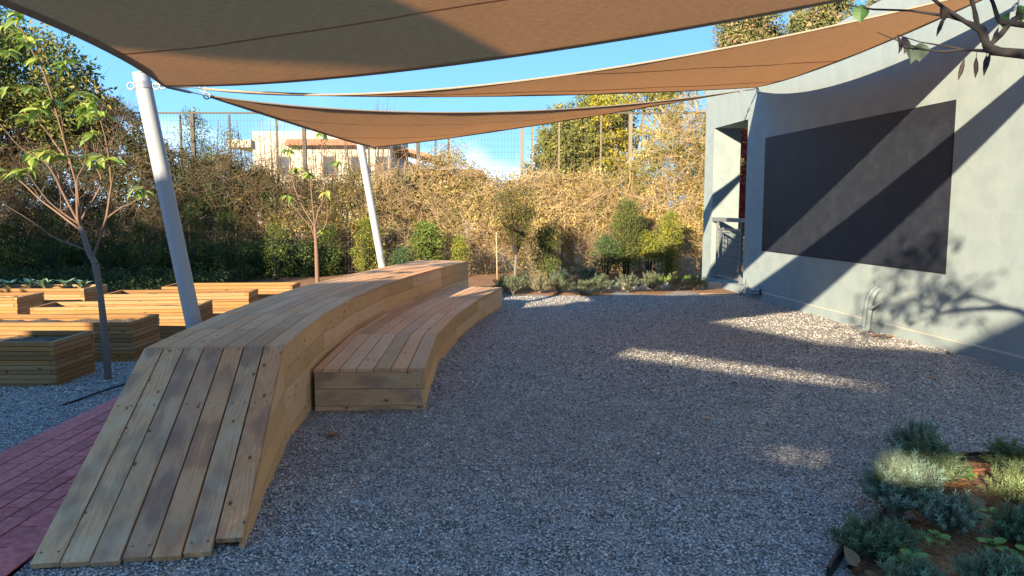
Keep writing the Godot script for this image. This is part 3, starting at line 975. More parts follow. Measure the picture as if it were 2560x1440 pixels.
# ------------------------------------------------------------------ poles and sails
func pole(label: String, base: Vector3, top: Vector3, r: float) -> void:
	var p := thing("sail_pole", label, "pole", base, "leaning steel poles of the shade sails")
	var d := top - base
	var m := MB.new()
	m.tube([Vector3(0, -0.1, 0) - d * 0.02, d], [r], 28, false)
	part("shaft", m.mesh(), mats["pole paint"], p)
	m = MB.new()
	m.tube([d - d.normalized() * 0.001, d + d.normalized() * 0.012], [r + 0.004, r + 0.002], 28)
	part("cap", m.mesh(), mats["pole paint"], p)
	m = MB.new()
	var c := d * (2.70 / d.y)
	m.tube([c - d.normalized() * 0.03, c + d.normalized() * 0.03], [r + 0.005], 28)
	part("collar", m.mesh(), mats["galvanised"], p)
	for k in 2:
		m = MB.new()
		var ring := []
		var cc := c + Vector3((r + 0.04) * (1 if k == 0 else -1), 0, 0)
		for i in 13: ring.append(cc + Vector3(cos(TAU * i / 12.0) * 0.03, sin(TAU * i / 12.0) * 0.03, 0))
		m.tube(ring, [0.007], 6, false)
		part("eye_ring", m.mesh(), mats["galvanised"], p)

func bez(a: Vector3, mid: Vector3, b: Vector3, t: float) -> Vector3:
	var c := mid * 2.0 - (a + b) * 0.5
	return a * (1 - t) * (1 - t) + c * 2.0 * t * (1 - t) + b * t * t

func sail(label: String, c: Array, mid: Array, ends: Array) -> Node3D:
	# corners c[0..2], edge middles mid[k] between c[k] and c[k+1]; ends: where each corner is tied
	var s := thing("shade_sail", label, "shade sail", Vector3.ZERO, "sand coloured shade sails")
	var ctl := []
	for k in 3: ctl.append(mid[k] * 2.0 - (c[k] + c[(k + 1) % 3]) * 0.5)
	var m := MB.new()
	var n := 28
	var at := func(u: float, v: float) -> Vector3:
		var w := 1.0 - u - v
		var p: Vector3 = c[0] * u * u + c[1] * v * v + c[2] * w * w + ctl[0] * 2 * u * v + ctl[1] * 2 * v * w + ctl[2] * 2 * w * u
		return p + Vector3(0, 0.012 * fn.get_noise_2d(p.x * 2.0 + 9, p.z * 0.7) * minf(1.0, 12.0 * u * v + 12.0 * v * w + 12.0 * w * u), 0)
	var idx := {}
	for i in n + 1:
		for j in n + 1 - i:
			var u := float(i) / n; var v := float(j) / n
			var p: Vector3 = at.call(u, v)
			var e := 0.004
			var d1: Vector3 = at.call(u + e, v) - p
			var d2: Vector3 = at.call(u, v + e) - p
			var nn := d1.cross(d2).normalized()
			if nn.y < 0: nn = -nn
			idx[i * 100 + j] = m.v.size()
			m.v.append(p); m.n.append(nn); m.uv.append(Vector2(p.x, p.z)); m.c.append(Color.WHITE)
	var facing: Vector3 = (c[1] - c[0]).cross(c[2] - c[0])
	for i in n:
		for j in n - i:
			var a: int = idx[i * 100 + j]; var b: int = idx[(i + 1) * 100 + j]; var d: int = idx[i * 100 + j + 1]
			# clockwise from above
			var flip := (m.v[b] - m.v[a]).cross(m.v[d] - m.v[a]).y > 0
			m.ix.append_array(PackedInt32Array([a, d, b]) if flip else PackedInt32Array([a, b, d]))
			if j < n - i - 1:
				var e2: int = idx[(i + 1) * 100 + j + 1]
				m.ix.append_array(PackedInt32Array([b, d, e2]) if flip else PackedInt32Array([b, e2, d]))
	part("cloth", m.mesh(), mats["shade cloth"], s)
	# stitched seams between the cloth panels
	for w in [0.22, 0.52]:
		m = MB.new()
		var prev: Vector3
		for i in 33:
			var q: Vector3 = at.call((1.0 - w) * (1.0 - i / 32.0), (1.0 - w) * i / 32.0)
			if i > 0:
				var side: Vector3 = (c[2] - q).normalized() * 0.009
				var dn := Vector3(0, -0.004, 0)
				m.quad(prev - side + dn, q - side + dn, q + side + dn, prev + side + dn)
				m.quad(prev + side + dn, q + side + dn, q + side * 1.2, prev + side * 1.2)
			prev = q
		part("seam", m.mesh(), mats["seam cloth"], s)
	for k in 3:
		m = MB.new()
		var pts := []
		for i in 25: pts.append(bez(c[k], mid[k], c[(k + 1) % 3], i / 24.0))
		# a flat hem a hand wide, folded over a rope
		var inward: Vector3 = (c[(k + 2) % 3] - mid[k]).normalized() * 0.07
		for i in 24:
			var a: Vector3 = pts[i]; var b: Vector3 = pts[i + 1]
			var fa := minf(1.0, minf(i, 24 - i) / 3.0); var fb := minf(1.0, minf(i + 1, 23 - i) / 3.0)
			var dn := Vector3(0, -0.004, 0)
			m.quad(a + dn, b + dn, b + inward * fb + dn, a + inward * fa + dn)
		m.tube(pts, [0.011], 6)
		part("hem", m.mesh(), mats["sail hem"], s)
		if ends[k] != null:
			m = MB.new()
			var A: Vector3 = c[k]; var B: Vector3 = ends[k]
			m.tube([A, A.lerp(B, 0.3)], [0.006], 6)
			m.tube([A.lerp(B, 0.28), A.lerp(B, 0.34), A.lerp(B, 0.72), A.lerp(B, 0.78)], [0.008, 0.015, 0.015, 0.008], 8)
			m.tube([A.lerp(B, 0.76), B], [0.006], 6)
			var ring := []
			for i in 11: ring.append(A + Vector3(cos(TAU * i / 10.0) * 0.03, sin(TAU * i / 10.0) * 0.03, 0))
			m.tube(ring, [0.007], 6, false)
			part("turnbuckle", m.mesh(), mats["galvanised"], s)
	return s

func poles_and_sails() -> void:
	var b1 := Vector3(-2.75, 0, -6.7); var t1 := Vector3(-3.225, 2.80, -6.7)
	var b2 := Vector3(-1.985, 0, -12.2); var t2 := Vector3(-2.435, 2.72, -12.2)
	pole("near leaning grey steel pole behind the front of the timber deck", b1, t1, 0.070)
	pole("far leaning grey steel pole behind the end of the timber deck", b2, t2, 0.060)
	var b0 := Vector3(-3.1, 0, -1.6); var t0 := Vector3(-3.6, 2.82, -1.6)
	pole("leaning grey steel pole left of the viewer", b0, t0, 0.070)
	var k1 := Vector3(-3.13, 2.72, -6.7)
	var k2 := Vector3(-2.38, 2.66, -12.2)
	var k0 := Vector3(-3.5, 2.72, -1.6)
	var wa := wp(6.37, 3.77, 0.0)
	var wb := wp(0.2, 3.95, 0.0)
	var wd := wp(-1.4, 3.95, 0.0)
	sail("middle shade sail tied from near pole to wall bracket and nearer wall", [Vector3(-2.75, 2.70, -6.85), Vector3(4.33, 3.77, -13.65), Vector3(4.92, 3.82, -7.55)], [Vector3(-0.08, 2.84, -8.25), Vector3(4.42, 3.62, -10.6), Vector3(0.35, 2.85, -7.15)], [k1, wa, wb])
	sail("farthest shade sail tied to both grey poles and the wall bracket", [Vector3(-2.78, 2.66, -7.0), Vector3(4.0, 3.68, -13.5), Vector3(-2.22, 2.60, -12.1)], [Vector3(0.0, 2.84, -9.6), Vector3(0.12, 2.80, -11.1), Vector3(-2.22, 2.52, -9.3)], [k1, wa, k2])
	sail("nearest large shade sail overhead, its corner at the near pole", [Vector3(-3.04, 2.705, -6.7), Vector3(5.0, 3.75, -6.05), Vector3(-3.38, 2.8, -1.72)], [Vector3(0.25, 2.86, -6.05), Vector3(1.0, 3.35, -3.4), Vector3(-2.85, 2.78, -4.2)], [k1, wd, k0])
	# wall bracket
	var br := thing("wall_bracket", "steel eye bracket on the wall corner holding two sails", "bracket", wa)
	var m := MB.new()
	m.obox(WD * -0.05 + Vector3(0, -0.07, 0), WD * 0.1, Vector3(0, 0.14, 0), WN * 0.012)
	part("plate", m.mesh(), mats["galvanised"], br)
	m = MB.new()
	m.tube([WN * 0.01, WN * 0.07], [0.012], 8)
	part("eye_bolt", m.mesh(), mats["galvanised"], br)

# ------------------------------------------------------------------ foliage
func clump(n: int, R: float, l: float, w: float, seed_: int, up := 0.3) -> ArrayMesh:
	var r := RandomNumberGenerator.new(); r.seed = seed_
	var m := MB.new()
	for i in n:
		var d := Vector3(r.randfn(), r.randfn() + up * 0.5, r.randfn()).normalized()
		var o := d * R * pow(r.randf(), 0.5)
		var dir := (d + Vector3(r.randfn(), r.randfn() - 0.2, r.randfn()) * 0.7).normalized()
		var upv := Vector3(r.randfn(), r.randfn() + 1.0, r.randfn()).normalized()
		var f := r.randf_range(0.65, 1.35)
		m.col = Color(f * r.randf_range(0.9, 1.12), f, f * r.randf_range(0.8, 1.1))
		var k := r.randf_range(0.7, 1.3)
		m.leaf(o, dir, upv, l * k, w * k)
	return m.mesh()

func sticks(n: int, l: float, r0: float, seed_: int) -> ArrayMesh:
	var r := RandomNumberGenerator.new(); r.seed = seed_
	var m := MB.new()
	for i in n:
		var f := r.randf_range(0.6, 1.3)
		m.col = Color(f, f, f)
		var d := Vector3(r.randfn(), r.randfn() * 0.6, r.randfn() * 0.5).normalized()
		var o := Vector3(r.randfn(), r.randfn(), r.randfn()) * l * 0.25
		var bend := Vector3(r.randfn(), r.randfn(), r.randfn()) * l * 0.15
		m.tube([o, o + d * l * 0.5 + bend, o + d * l + Vector3(0, -l * 0.1, 0)], [r0, r0 * 0.7, r0 * 0.35], 3, false)
	return m.mesh()

var CL := {}
func clumps() -> void:
	CL.tiny = clump(22, 0.16, 0.055, 0.026, 101)
	CL.dry = clump(26, 0.18, 0.062, 0.027, 102, -0.6)
	CL.small = clump(22, 0.14, 0.075, 0.034, 103)
	CL.mid = clump(26, 0.24, 0.115, 0.05, 104)
	CL.big = clump(24, 0.42, 0.22, 0.11, 105)
	CL.need = clump(30, 0.10, 0.06, 0.012, 106, 1.0)
	CL.stick = sticks(7, 0.7, 0.006, 107)

func hedge_h(x: float) -> float:
	var pts := [[-13.0, 4.0], [-10.2, 4.1], [-9.0, 3.95], [-8.3, 3.6], [-7.6, 2.7], [-6.4, 2.75], [-5.4, 2.50], [-4.4, 2.2], [-3.5, 2.3], [-2.6, 2.45], [-1.9, 2.6], [-1.4, 3.0], [-0.9, 2.55], [-0.2, 2.2], [0.8, 2.32], [1.8, 2.3], [2.6, 2.4], [3.1, 3.1], [3.6, 3.75], [4.6, 3.9]]
	x /= 1.112
	for i in pts.size() - 1:
		if x <= pts[i + 1][0]:
			return 1.65 + 1.112 * (-1.65 + lerpf(pts[i][1], pts[i + 1][1], clampf((x - pts[i][0]) / (pts[i + 1][0] - pts[i][0]), 0, 1)))
	return 4.1

func hedges() -> void:
	var dry := PackedFloat32Array()
	var olive := PackedFloat32Array()
	var dark := PackedFloat32Array()
	var tw := PackedFloat32Array()
	for i in 22000:
		var x := rng.randf_range(-14.5, 5.0)
		var H := hedge_h(x) + 0.28 * fn.get_noise_2d(x * 2.2, 3.0)
		var y := H * pow(rng.randf(), 0.85) + rng.randf_range(-0.1, 0.12)
		var t := y / H
		var lump := fn.get_noise_2d(x * 1.1 + 20, y * 1.6)
		var z := -19.35 + (1.0 - t * 0.85) * 0.85 * (0.55 + 0.7 * lump) + rng.randf_range(-0.25, 0.25)
		# thin out the top edge and the foot
		if t > 0.86 and rng.randf() < 0.45: continue
		if y < 0.75 and x > -3.0 and rng.randf() < 0.72: continue
		if x > -6.2 and x < -3.5 and t > 0.62 and rng.randf() < 0.5: continue
		var patch := fn.get_noise_2d(x * 0.9 + 70, y * 1.3 + 11)
		if fn.get_noise_2d(x * 3.1 + 33, y * 3.4 + 5) < -0.22 and rng.randf() < 0.75: continue
		var s := rng.randf_range(0.7, 1.25)
		var p := Vector3(x, maxf(y, 0.05), z)
		if x < -6.2 + 1.3 * lump:
			put(dark, rbasis(s), p, jit(Color(0.075, 0.100, 0.034) if patch < 0.12 else Color(0.15, 0.125, 0.05), 0.35))
		elif x < -1.3 + 1.5 * lump and rng.randf() < clampf((-x + 1.0) / 4.5, 0.0, 0.95) + patch * 0.6:
			put(olive, rbasis(s), p, jit(Color(0.215, 0.20, 0.05) if rng.randf() < 0.75 else Color(0.42, 0.28, 0.10), 0.35))
		elif patch > 0.27 or (x > 3.4 and y > 2.3 and rng.randf() < 0.75):
			put(olive, rbasis(s), p, jit(Color(0.30, 0.275, 0.06), 0.35))
		else:
			put(dry, rbasis(s), p, jit(Color(0.58, 0.43, 0.185) if rng.randf() < 0.72 else Color(0.40, 0.35, 0.10), 0.35))
	for i in 1900:
		var x := rng.randf_range(-14.5, -4.6)
		put(dark, rbasis(rng.randf_range(0.8, 1.3)), Vector3(x, rng.randf_range(0.02, 0.75), rng.randf_range(-18.6, -17.3)), jit(Color(0.07, 0.095, 0.032), 0.35))
	for i in 4200:
		var x := rng.randf_range(-24.0, -14.0)
		var y := 4.2 * pow(rng.randf(), 0.85)
		put(dark, rbasis(rng.randf_range(0.9, 1.4)), Vector3(x, y, -19.2 + rng.randf_range(-0.4, 0.6) + 0.35 * (-14.0 - x)), jit(Color(0.075, 0.100, 0.034), 0.35))
	for i in 170:
		put(olive, rbasis(rng.randf_range(0.6, 1.0)), Vector3(rng.randf_range(-7.0, -3.7), 2.1 + 1.5 * rng.randf() * rng.randf(), -19.6 + rng.randf_range(-0.2, 0.3)), jit(Color(0.17, 0.17, 0.05), 0.35))
	for i in 1000:
		var x := rng.randf_range(-13.0, -5.8)
		put(dark, rbasis(rng.randf_range(0.7, 1.1)), Vector3(x, rng.randf_range(0.02, 0.28), rng.randf_range(-17.3, -13.4 if x < -6.3 else -14.6)), jit(Color(0.045, 0.062, 0.022), 0.35))
	for i in 2400:
		var x := rng.randf_range(-13.5, 4.9)
		var H := hedge_h(x) * 1.02
		var y := H * pow(rng.randf(), 0.9)
		var z := -19.25 + (1.0 - y / H * 0.8) * 0.75 + rng.randf_range(-0.2, 0.25)
		var c := Color(0.50, 0.35, 0.19) if x > -3.5 else Color(0.17, 0.12, 0.075)
		if y < 0.5 and rng.randf() < 0.5: continue
		put(tw, along(rdir(), rng.randf_range(0.5, 1.1)), Vector3(x, y, z), jit(c, 0.35))
	var a := swarm("dry_creeper", CL.dry, mats["dry leaf"], dry); tag(a, "dry golden creeper covering the fence behind the far bed", "creeper")
	a = swarm("olive_creeper", CL.tiny, mats["leaf"], olive); tag(a, "olive green creeper mixed into the dry creeper on the fence", "creeper")
	a = swarm("dark_hedge", CL.small, mats["leaf"], dark); tag(a, "dark green hedge along the fence on the left", "hedge")
	a = swarm("creeper_stems", CL.stick, mats["twig"], tw); tag(a, "tangled bare stems of the creeper along the fence", "creeper")
	# red creeper seen through the opening
	var red := thing("red_creeper", "crimson leaved creeper hanging in the opening above the gate", "creeper", Vector3(5.5, 0, -17.9))
	var buf := PackedFloat32Array()
	for i in 420:
		var y := rng.randf_range(1.2, 3.9)
		put(buf, rbasis(rng.randf_range(0.6, 1.1)), Vector3(rng.randfn() * 0.22, y, rng.randfn() * 0.15), jit(Color(0.50, 0.075, 0.07) if rng.randf() < 0.75 else Color(0.55, 0.22, 0.12), 0.35))
	swarm("foliage", CL.small, mats["leaf"], buf, red)
	var m := MB.new()
	m.tube([Vector3(-0.25, 0, 0.1), Vector3(-0.2, 1.2, 0.1), Vector3(-0.28, 2.4, 0.05), Vector3(-0.2, 3.6, 0.1)], [0.05, 0.045, 0.035, 0.02], 7)
	part("stem", m.mesh(), mats["bark dark"], red)

func crown(parent: Node3D, blobs: Array, cl: ArrayMesh, n: int, cols: Array, s0: float, m: Material, gaps := 0.0) -> void:
	# blobs: [centre, radii]
	var vol := 0.0
	for b in blobs: vol += b[1].x * b[1].y + b[1].y * b[1].z
	var buf := PackedFloat32Array()
	for b in blobs:
		var k := int(n * (b[1].x * b[1].y + b[1].y * b[1].z) / vol)
		for i in k:
			var d := rdir()
			var r := pow(rng.randf(), 0.38)
			var lump := 1.0 + 0.28 * fn.get_noise_3d(d.x * 2.4 + b[0].x, d.y * 2.4 + b[0].y, d.z * 2.4)
			var p: Vector3 = b[0] + d * b[1] * r * lump
			if gaps > 0.0 and fn.get_noise_3d(p.x * 1.8 / s0, p.y * 1.8 / s0, p.z * 1.8 / s0) < -0.35 + gaps: continue
			put(buf, rbasis(s0 * rng.randf_range(0.7, 1.25)), p, jit(cols[rng.randi() % cols.size()], 0.3))
	swarm("crown", cl, m, buf, parent)

func limbs(parent: Node3D, base: Vector3, h: float, r: float, ends: Array, m: Material) -> void:
	var mb := MB.new()
	mb.tube([base + Vector3(0, -0.1, 0), base + Vector3(0.02 * h, h * 0.5, 0), base + Vector3(0, h, 0.01)], [r, r * 0.8, r * 0.6], 9)
	part("trunk", mb.mesh(), m, parent)
	mb = MB.new()
	for e in ends:
		var a := base + Vector3(0, h * rng.randf_range(0.75, 1.0), 0)
		var mid: Vector3 = a.lerp(e, 0.5) + Vector3(0, 0.06 * (e - a).length(), 0)
		mb.tube([a, mid, e], [r * 0.5, r * 0.33, r * 0.12], 6)
	part("limbs", mb.mesh(), m, parent)

func back_trees() -> void:
	var leafm: Material = mats["leaf"]
	# tall tree at the upper left
	var t := thing("yellowing_tree", "tall tree with yellowing leaves at the upper left behind the hedge", "tree", Vector3(-13.6, 0, -19))
	var bl := [[Vector3(-0.3, 4.6, 0), Vector3(2.3, 2.0, 1.8)], [Vector3(1.5, 4.9, 0.2), Vector3(1.6, 1.3, 1.4)], [Vector3(-2.2, 5.4, 0), Vector3(2.0, 1.7, 1.7)], [Vector3(2.6, 4.0, 0), Vector3(1.1, 1.2, 1.0)], [Vector3(0.2, 6.2, 0), Vector3(1.3, 0.9, 1.1)]]
	limbs(t, Vector3.ZERO, 2.8, 0.2, [Vector3(-1, 5, 0), Vector3(1.6, 5, 0.2), Vector3(-2.4, 5.5, 0), Vector3(2.5, 4.2, 0), Vector3(0.3, 6.3, 0)], mats["bark grey"])
	crown(t, bl, CL.mid, 2000, [Color(0.17, 0.18, 0.045), Color(0.11, 0.14, 0.035), Color(0.09, 0.12, 0.03), Color(0.28, 0.22, 0.06)], 1.0, leafm, 0.08)
	# yellow green shrub climbing over the fence beside the near pole
	t = thing("yellow_green_shrub", "yellow green shrub rising over the fence right of the near pole", "shrub", Vector3(-7.75, 0, -19.7))
	limbs(t, Vector3.ZERO, 1.6, 0.06, [Vector3(-0.7, 3.6, 0), Vector3(0.2, 3.9, 0), Vector3(0.8, 3.1, 0.1)], mats["bark grey"])
	crown(t, [[Vector3(-0.45, 3.2, 0), Vector3(0.55, 0.85, 0.4)], [Vector3(0.35, 2.9, 0.1), Vector3(0.6, 0.8, 0.4)], [Vector3(0, 2.2, 0.2), Vector3(1.0, 0.7, 0.5)], [Vector3(-0.5, 3.9, 0), Vector3(0.25, 0.35, 0.2)]], CL.tiny, 420, [Color(0.26, 0.24, 0.05), Color(0.18, 0.19, 0.04), Color(0.13, 0.14, 0.04)], 1.0, leafm, 0.12)
	# round evergreen behind the fence
	t = thing("round_evergreen_tree", "broad round evergreen tree behind the fence, right of the far pole", "tree", Vector3(1.7, 0, -23))
	limbs(t, Vector3.ZERO, 2.0, 0.22, [Vector3(-0.6, 3.6, 0), Vector3(0.8, 3.9, 0), Vector3(0.2, 4.3, 0)], mats["bark grey"])
	crown(t, [[Vector3(0.1, 3.5, 0), Vector3(1.05, 1.2, 1.1)], [Vector3(0.9, 3.9, 0.2), Vector3(1.0, 1.15, 1.1)], [Vector3(0.3, 2.7, 0), Vector3(1.5, 0.9, 1.2)]], CL.small, 2900, [Color(0.19, 0.20, 0.045), Color(0.14, 0.16, 0.04), Color(0.24, 0.23, 0.06)], 1.3, leafm, 0.05)
	# bright yellow tree
	t = thing("bright_yellow_tree", "tree with bright yellow autumn leaves behind the fence", "tree", Vector3(3.3, 0, -21.5))
	limbs(t, Vector3.ZERO, 2.2, 0.12, [Vector3(-0.7, 4.4, 0), Vector3(0.5, 4.8, 0), Vector3(0.9, 4.1, 0.2), Vector3(-0.4, 3.2, 0.2)], mats["bark grey"])
	crown(t, [[Vector3(-0.6, 4.3, 0.2), Vector3(0.7, 0.5, 0.5)], [Vector3(0.5, 4.7, 0), Vector3(0.8, 0.5, 0.5)], [Vector3(0.1, 3.6, 0.3), Vector3(0.9, 0.35, 0.5)], [Vector3(-0.2, 2.9, 0.3), Vector3(0.7, 0.3, 0.5)], [Vector3(1.1, 3.9, 0.2), Vector3(0.6, 0.35, 0.4)]], CL.small, 480, [Color(0.46, 0.36, 0.03), Color(0.38, 0.32, 0.04), Color(0.24, 0.24, 0.05)], 1.1, leafm, 0.12)
	# bare willow like tree near the pillar
	t = thing("half_bare_tree", "half bare tree with pale arching branches left of the pillar", "tree", Vector3(5.2, 0, -21))
	limbs(t, Vector3.ZERO, 2.4, 0.11, [Vector3(-1.3, 4.6, 0.2), Vector3(-0.7, 5.1, 0), Vector3(0.3, 5.3, 0), Vector3(-1.6, 4.1, 0.2), Vector3(-0.2, 4.7, 0.1), Vector3(-1.9, 4.9, 0)], mats["bare stick"])
	crown(t, [[Vector3(-1.0, 4.6, 0), Vector3(1.2, 0.8, 0.6)], [Vector3(-0.3, 5.0, 0), Vector3(0.9, 0.6, 0.6)]], CL.small, 170, [Color(0.34, 0.28, 0.06), Color(0.22, 0.22, 0.06)], 1.0, leafm, 0.1)
	# tall cypress screen behind the building
	for k in 3:
		t = thing("cypress_tree", ["tall dense cypress at the left of the clipped row behind the roof", "tall dense cypress in the middle of the row behind the roof", "tall dense cypress at the right of the row behind the roof"][k], "tree", Vector3(7.3 + 2.0 * k, 0, -24.5 + 0.6 * k), "cypress trees behind the building")
		limbs(t, Vector3.ZERO, 3.0, 0.2, [Vector3(0, 8.2, 0)], mats["bark grey"])
		crown(t, [[Vector3(0, 4.4, 0), Vector3(1.05, 4.2, 1.0)], [Vector3(0.3, 6.6, 0), Vector3(1.0, 2.2, 1.0)]], CL.small, 4200, [Color(0.19, 0.205, 0.075), Color(0.15, 0.17, 0.07), Color(0.24, 0.225, 0.10), Color(0.34, 0.24, 0.13)], 1.4, mats["needle"], 0.10)
	# thin bare twigs standing over the fence
	for k in 3:
		t = thing("bare_shrub", ["bare upright twigs over the fence above the cream house", "bare twigs showing above the middle of the far sail", "bare stems climbing the fence right of the sapling"][k], "shrub", Vector3([-6.5, -3.8, -4.7][k], 0, -19.8))
		var m := MB.new()
		for i in 30:
			var x := rng.randf_range(-0.9, 0.9)
			var h: float = rng.randf_range(2.6, [3.95, 4.65, 3.4][k])
			m.tube([Vector3(x * 0.3, 0, 0), Vector3(x * 0.7, h * 0.6, rng.randf_range(-0.1, 0.1)), Vector3(x + rng.randf_range(-0.15, 0.15), h, 0)], [0.016, 0.011, 0.005], 4, false)
			for j in 3:
				var y := h * rng.randf_range(0.6, 0.95)
				var s := x * y / h
				m.tube([Vector3(s, y, 0), Vector3(s + rng.randf_range(-0.3, 0.3), y + rng.randf_range(0.15, 0.4), 0.05)], [0.008, 0.003], 3, false)
		part("stems", m.mesh(), mats["bark tan"], t)

# ------------------------------------------------------------------ shrubs of the far bed
func shrub(label: String, at: Vector3, h: float, w: float, cols: Array, n: int, foot := 0.15, cl := "tiny", group := "") -> void:
	var t := thing("shrub", label, "shrub", at, group)
	var m := MB.new()
	for i in 7:
		var a := TAU * i / 7.0
		var e := Vector3(cos(a) * w * 0.28, h * rng.randf_range(0.6, 0.92), sin(a) * w * 0.25)
		m.tube([Vector3(cos(a) * 0.04, -0.05, sin(a) * 0.04), e * 0.5 + Vector3(0, 0.05, 0), e], [0.014, 0.010, 0.004], 5, false)
	part("stems", m.mesh(), mats["bark dark"], t)
	var buf := PackedFloat32Array()
	for i in n:
		var y := rng.randf_range(foot, 1.0)
		var prof := sqrt(maxf(0.0, 1.0 - pow((y - 0.42) / 0.62, 2.0)))
		var a := rng.randf_range(0, TAU)
		var r := w * 0.5 * prof * pow(rng.randf(), 0.45) * (1.0 + 0.5 * fn.get_noise_2d(a * 1.2 + at.x * 5, y * 4))
		put(buf, rbasis(rng.randf_range(0.6, 1.0)), Vector3(cos(a) * r, y * h * 0.96, sin(a) * r), jit(cols[rng.randi() % cols.size()], 0.3))
	swarm("foliage", CL[cl], mats["leaf"], buf, t)

func shrubs() -> void:
	var g := [Color(0.12, 0.15, 0.04), Color(0.09, 0.12, 0.035), Color(0.16, 0.17, 0.05)]
	var y := [Color(0.24, 0.25, 0.04), Color(0.16, 0.19, 0.04), Color(0.32, 0.29, 0.05)]
	var d := [Color(0.05, 0.07, 0.022), Color(0.07, 0.09, 0.025)]
	var bg := [Color(0.08, 0.14, 0.06), Color(0.11, 0.16, 0.06)]
	shrub("tallest green shrub of the far bed, left of the pillar", Vector3(2.66, 0, -17.49), 1.85, 0.80, g, 330, 0.18)
	shrub("bluish green bushy shrub at the left of the tallest shrub", Vector3(2.15, 0, -17.27), 1.0, 0.62, bg, 130, 0.25)
	shrub("upright yellow green shrub nearest to the pillar", Vector3(3.63, 0, -17.33), 1.55, 0.52, y, 210, 0.08)
	shrub("small bright shrub between the tallest and the yellow green shrub", Vector3(3.17, 0, -17.38), 1.05, 0.52, y, 100, 0.45)
	shrub("cone shaped green shrub right of the vase shaped tree", Vector3(0.79, 0, -17.33), 1.25, 0.60, g, 190, 0.08)
	shrub("broad leafy green shrub behind the far end of the deck", Vector3(-2.00, 0, -17.49), 1.30, 0.82, [Color(0.14, 0.19, 0.04), Color(0.10, 0.15, 0.03), Color(0.2, 0.24, 0.06)], 230, 0.1, "small")
	shrub("small shrub with a bright top beyond the deck corner", Vector3(-1.21, 0, -17.49), 0.95, 0.45, y, 80, 0.4)
	shrub("upright yellowish shrub just left of the far pole", Vector3(-3.41, 0, -17.71), 1.45, 0.62, y, 190, 0.1)
	shrub("low blue green shrub just right of the far pole", Vector3(-2.53, 0, -17.16), 0.75, 0.5, bg, 90, 0.1)
	shrub("dark upright shrub behind the second bare sapling", Vector3(-4.40, 0, -18.04), 1.25, 0.55, [Color(0.09, 0.13, 0.035), Color(0.07, 0.10, 0.03)], 160, 0.05)
	var xs := [-5.0, -5.9, -6.8, -7.7, -8.6, -9.6, -10.6]
	var lab := ["rightmost dark evergreen of the hedge foot, behind the far planters", "second dark evergreen from the right at the hedge foot", "dark evergreen at the hedge foot right of the near pole", "dark evergreen at the hedge foot left of the near pole", "dark evergreen behind the young tree trunk", "dark evergreen behind the cabbage seedlings", "leftmost dark evergreen at the hedge foot"]
	for k in xs.size():
		shrub(lab[k], Vector3(xs[k] * 1.06, 0, -16.9 + 0.25 * (k % 2)), 1.35 + 0.2 * (k % 3), 0.62, d if k > 0 else [Color(0.10, 0.14, 0.03), Color(0.15, 0.18, 0.04)], 170 if k > 0 else 80, 0.04, "need" if k > 1 else "tiny", "dark evergreens at the hedge foot")
	# vase shaped small tree
	var t := thing("vase_shaped_tree", "small vase shaped tree on a grey trunk in the far bed", "tree", Vector3(0.06, 0, -16.3))
	var m := MB.new()
	m.tube([Vector3(0, -0.05, 0), Vector3(0.01, 0.3, 0), Vector3(0.03, 0.62, 0)], [0.034, 0.030, 0.028], 8)
	part("trunk", m.mesh(), mats["bark grey"], t)
	m = MB.new()
	var tips := []
	for i in 13:
		var a := TAU * i / 13.0 * 2.0
		var e := Vector3(cos(a) * rng.randf_range(0.25, 0.55), rng.randf_range(1.45, 2.2), sin(a) * 0.35)
		tips.append(e)
		m.tube([Vector3(0.03, 0.6, 0), Vector3(0.03 + e.x * 0.35, 1.0, e.z * 0.35), e], [0.016, 0.011, 0.004], 5, false)
	part("limbs", m.mesh(), mats["bark dark"], t)
	var buf := PackedFloat32Array()
	for i in 330:
		var e: Vector3 = tips[rng.randi() % tips.size()]
		var f := rng.randf_range(0.25, 1.08)
		var p := Vector3(0.03, 0.6, 0).lerp(e, f) + rdir() * 0.12
		put(buf, rbasis(rng.randf_range(0.5, 0.9)), p, jit([Color(0.085, 0.095, 0.03), Color(0.12, 0.115, 0.035), Color(0.17, 0.13, 0.05)][rng.randi() % 3], 0.3))
	swarm("crown", CL.tiny, mats["leaf"], buf, t)
	# stakes
	m = MB.new(); m.tube([Vector3(0, -0.05, 0), Vector3(-0.02, 1.15, 0)], [0.013], 6)
	var s := single("plant_stake", m.mesh(), mats["bare stick"]); s.position = Vector3(-0.30, 0, -15.4); tag(s, "pale stake left of the vase shaped tree", "stake")

# ------------------------------------------------------------------ young trees with big leaves
func branch_part(parent: Node3D, pts: Array, r0: float, r1: float, m: Material, called := "branch") -> void:
	var c := Curve3D.new()
	for i in pts.size():
		var t: Vector3 = (pts[mini(i + 1, pts.size() - 1)] - pts[maxi(i - 1, 0)]) * 0.17
		c.add_point(pts[i], -t, t)
	var b := c.tessellate(3, 6)
	var p := []; var r := []
	for i in b.size():
		p.append(b[i]); r.append(lerpf(r0, r1, float(i) / (b.size() - 1)) * (0.80 if called == "branch" else 1.0) * (1.0 + 0.12 * sin(i * 2.7)))
	var mb := MB.new()
	mb.tube(p, r, 8)
	piece(called, mb.mesh(), m, parent)

